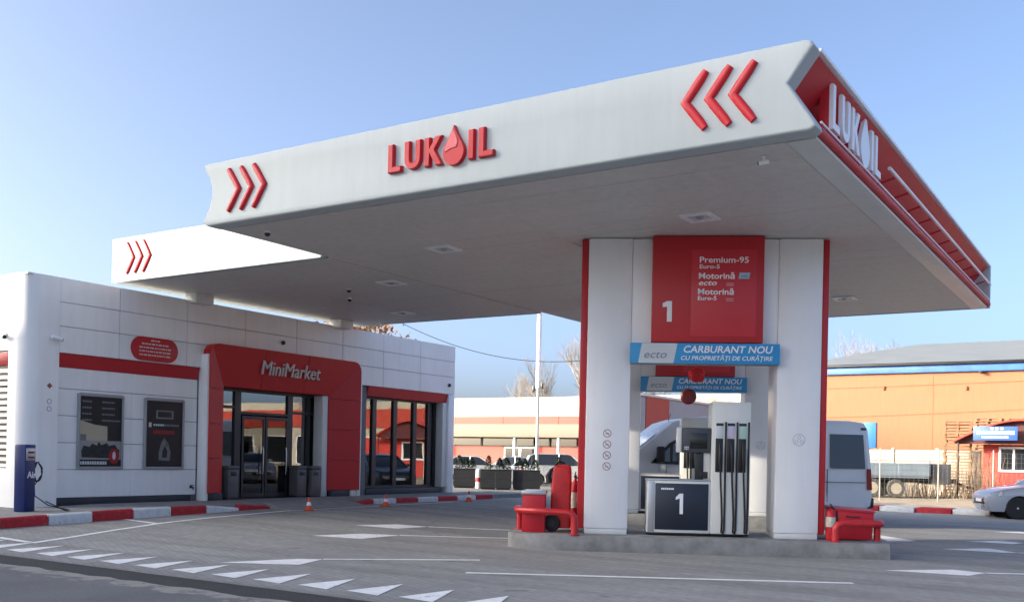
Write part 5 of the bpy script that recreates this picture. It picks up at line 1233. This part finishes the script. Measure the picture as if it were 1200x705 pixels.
# overhead cable
cb_ = [Vector((-33, 32.2, 9.6)), Vector((-27.18, 36.02, 7.39)), Vector((-25.38, 37.18, 6.43)), Vector((-23.35, 38.48, 5.82)), Vector((-21.47, 39.69, 5.98)), Vector((-17.5, 42.3, 7.2))]
path = []
for k in range(61):
    u = k / 60; x = -34 + 18 * u; y = 31.5 + (x + 34) * .647; zc = 5.8 + .052 * (x + 23.0) ** 2 * (1 if x < -23 else .9); path.append((x, y, zc))
t = thing('overhead_cable', 'dark cable sagging through the gap between shop and pump portal', 'cable', path[30]); B().tube(path, .014, 5).ob('strand', rubber, t, smooth=80)
# parked cars in the back yard
GRP = 'cars parked in the back yard'
for args in (('dark grey car nearest the shop corner in the back yard', (.06, .065, .07), (-34.5, 43.0), 200, 'suv'), ('silver car with dark windows beside the dark grey one', (.42, .44, .46), (-33.0, 47.5), 20, 'hatch'), ('pale silver estate parked before the store entrance', (.5, .52, .52), (-29.4, 46.2), 215, 'sedan'),
             ('white car right of the pole in the back yard', (.62, .63, .64), (-26.6, 49.0), 205, 'hatch'), ('pale grey car beside the red trolley cover, far behind', (.48, .5, .5), (-24.2, 46.8), 215, 'suv')):
    lb, col, (x, y), a, st = args; car(lb, col, (x, y, 0), R(a), st, GRP)
car('dark hatchback parked behind the long van', (.02, .022, .026), (-13.8, 30.4, 0), R(28), 'hatch', GRP)

# ---- buildings across the road (behind the camera); they shade the forecourt
def block(label, x0, x1, y0, y1, h, floors, col):
    t = thing('apartment_block', label, 'building', ((x0 + x1) / 2, (y0 + y1) / 2, 0), 0, 'blocks across the road')
    wm = mat('block_wall_%.2f' % h, col, .85, var=.08)
    B().box((x0, y0, 0), (x1, y1, h), .02).ob('wall', wm, t)
    B().box((x0 - .1, y1 - .2, h - .25), (x1, y1 + .12, h - .001), .02).ob('cornice', concrete, t)
    fh = (h - .8) / floors; me_w = me_p = None
    for f in range(floors):
        x = x0 + 1.2
        while x < x1 - 1.8:
            z = .9 + f * fh
            if me_w is None:
                o = B().box((0, -.03, 0), (1.4, .05, .07)).box((0, -.03, 1.43), (1.4, .05, 1.5)).box((0, -.03, .07), (.07, .05, 1.43)).box((1.33, -.03, .07), (1.4, .05, 1.43)).ob('window', letter_white, t, world=False); me_w = o.data
                p = B().box((.06, 0, .06), (1.34, .01, 1.44)).ob('pane', tint, o, world=False); me_p = p.data
            else:
                o = bpy.data.objects.new('window', me_w); C.objects.link(o); o.parent = t; p = bpy.data.objects.new('pane', me_p); C.objects.link(p); p.parent = o
            o.location = (x - (x0 + x1) / 2, y1 - (y0 + y1) / 2, z); x += 3.4
TSL = math.tan(SUN_EL) / math.cos(SUN_A)
YB = -15.0
hA = 3.90 + (11.3 - YB) * TSL; hB = (36 - YB) * TSL
xs_ = -14.3 - (10.87 - YB) * math.tan(SUN_A)
block('lower pale apartment block across the road, behind the viewpoint', xs_ - 21, xs_ - .02, YB - 12, YB, hA, 4, (.72, .68, .60))
block('taller grey apartment block across the road, behind the viewpoint', xs_, xs_ + 20, YB - 12, YB, hB, 6, (.70, .70, .69))

# ---- trees
def bare_tree_meshes(seed, h, spread, levels=6, lean=0):
    rs = random.Random(seed); tb, cbm = B(), B()
    def grow(p, d, ln, r, lv):
        n_ = 3; pts = [p]; q = p.copy(); dd_ = d.copy(); 
        for k in range(n_):
            dd_ = (dd_ + Vector((rs.uniform(-1, 1), rs.uniform(-1, 1), rs.uniform(-.3, .6))) * .13).normalized(); q = q + dd_ * ln / n_; pts.append(q.copy())
        rad = [r * (1 - .45 * k / n_) for k in range(n_ + 1)]
        (tb if lv <= 1 else cbm).tube(pts, rad, 6 if lv == 0 else 4 if lv < 3 else 3, False)
        if lv >= levels: return
        kids = rs.randint(3, 4) if lv < levels - 1 else rs.randint(3, 5)
        for j in range(kids):
            u = rs.uniform(.35, 1.0) if j else 1.0
            base = pts[0].lerp(pts[-1], u) if u < 1 else pts[-1]; idx = min(int(u * n_), n_ - 1); base = pts[idx].lerp(pts[idx + 1], u * n_ - idx) if u < 1 else pts[-1]
            ax = Vector((rs.uniform(-1, 1), rs.uniform(-1, 1), 0)).normalized()
            nd = (dd_ + ax * rs.uniform(.35, .8) * spread + Vector((0, 0, .15))).normalized()
            grow(base, nd, ln * rs.uniform(.58, .78), r * rs.uniform(.45, .6), lv + 1)
    grow(Vector((0, 0, 0)), Vector((lean, 0, 1)).normalized(), h * .34, h * .019, 0)
    return tb, cbm
bark = mat('bark', (.22, .19, .155), .9, var=.3, vs=5); twig = mat('twig', (.30, .26, .22), .9, var=.3, vs=5)
TREE = []
for sd, sp in ((11, .8), (23, .65), (37, .9)):
    a_, c_ = bare_tree_meshes(sd, 9.5, sp)
    o1_ = a_.ob('trunk', bark, None); o2_ = c_.ob('crown', twig, None); TREE.append((o1_.data, o2_.data)); bpy.data.objects.remove(o1_); bpy.data.objects.remove(o2_)
def bare_tree(x, y, k, sc, label, rz, grp='bare trees beyond the station'):
    t = thing('bare_tree', label, 'tree', (x, y, 0), rz, grp); t.scale = (sc,) * 3
    for nm, me in (('trunk', TREE[k][0]), ('crown', TREE[k][1])): o = bpy.data.objects.new(nm, me); C.objects.link(o); o.parent = t
for i_, (x, y, k, sc, lb) in enumerate(((-49.5, 80, 0, 1.05, 'leafless tree rising behind the store roof left of the pole'), (-46.3, 79, 1, 1.3, 'leafless tree behind the store roof just left of the white pole'), (-43.6, 81, 2, 1.5, 'tallest leafless tree behind the store, at the white pole'), (-40.6, 79, 0, 1.4, 'leafless tree behind the store right of the white pole'), (-38.2, 80, 1, 1.25, 'leafless tree behind the store close to the portal edge'),
        (-25.5, 88, 1, 1.4, 'leafless tree behind the left hip of the warehouse roof'), (-23.0, 90, 2, 1.45, 'second leafless tree behind the left hip of the warehouse roof'), (-20.5, 92, 0, 1.35, 'third leafless tree behind the warehouse roof'),
        (-26.5, 60.8, 0, .68, 'leafless tree glimpsed through the portal at left'), (-24.6, 61.5, 1, .7, 'leafless tree glimpsed through the middle of the portal'), (20, 60, 1, 1.0, 'leafless tree beyond the kiosk, out to the right'))):
    bare_tree(x, y, k, sc, lb, i_ * 1.3)
def leaf_tree(x, y, h, r, zc, n_, label, cols, seed):
    rs = random.Random(seed); t = thing('autumn_tree', label, 'tree', (x, y, 0), 0, 'autumn trees round the station')
    tb, cb2 = bare_tree_meshes(seed, h, .8, 4)
    tb.ob('trunk', bark, t, world=False); 
    q = cb2; q.m(0)
    lv = B()
    for k in range(n_):
        a, u = rs.uniform(0, 6.283), rs.uniform(-1, 1); rr = r * rs.random() ** .45 * (.75 + .35 * math.sin(a * 3 + u * 5)); c = math.sqrt(1 - u * u)
        p = Vector((rr * c * math.cos(a), rr * c * math.sin(a), zc + rr * u * .85)); s_ = rs.uniform(.05, .12)
        d1 = Vector((rs.uniform(-1, 1), rs.uniform(-1, 1), rs.uniform(-1, 1))).normalized() * s_; d2 = d1.cross(Vector((rs.uniform(-1, 1), rs.uniform(-1, 1), rs.uniform(-1, 1)))).normalized() * s_ * .6
        lv.m(rs.randrange(len(cols))).poly([p - d1, p + d2, p + d1, p - d2])
    cr = q.ob('crown', twig, t, world=False); lv.ob('leaves', cols, cr, world=False, smooth=0)['kind'] = 'stuff'
lo = mat('leaf_orange', (.34, .15, .045), .7, var=.3, vs=8); lr = mat('leaf_rust', (.26, .09, .04), .7, var=.3, vs=8); ly = mat('leaf_tan', (.36, .24, .10), .7, var=.3, vs=8)
leaf_tree(-27.2, 30.9, 8.2, 2.0, 6.1, 2200, 'orange autumn tree showing above the shop roof near its far end', [lo, lr, ly], 5)
leaf_tree(-26.0, 33.6, 4.6, 1.15, 3.3, 420, 'small rust-leaved tree peeping out beside the far shop corner', [lr, ly], 9)
leaf_tree(14, 56, 9, 3.4, 6.5, 3000, 'big orange autumn tree beyond the kiosk, out to the right', [lo, ly, lr], 15)
leaf_tree(24, 48, 8, 3.2, 5.8, 2600, 'tan autumn tree by the yard, out to the right', [ly, lo], 17)
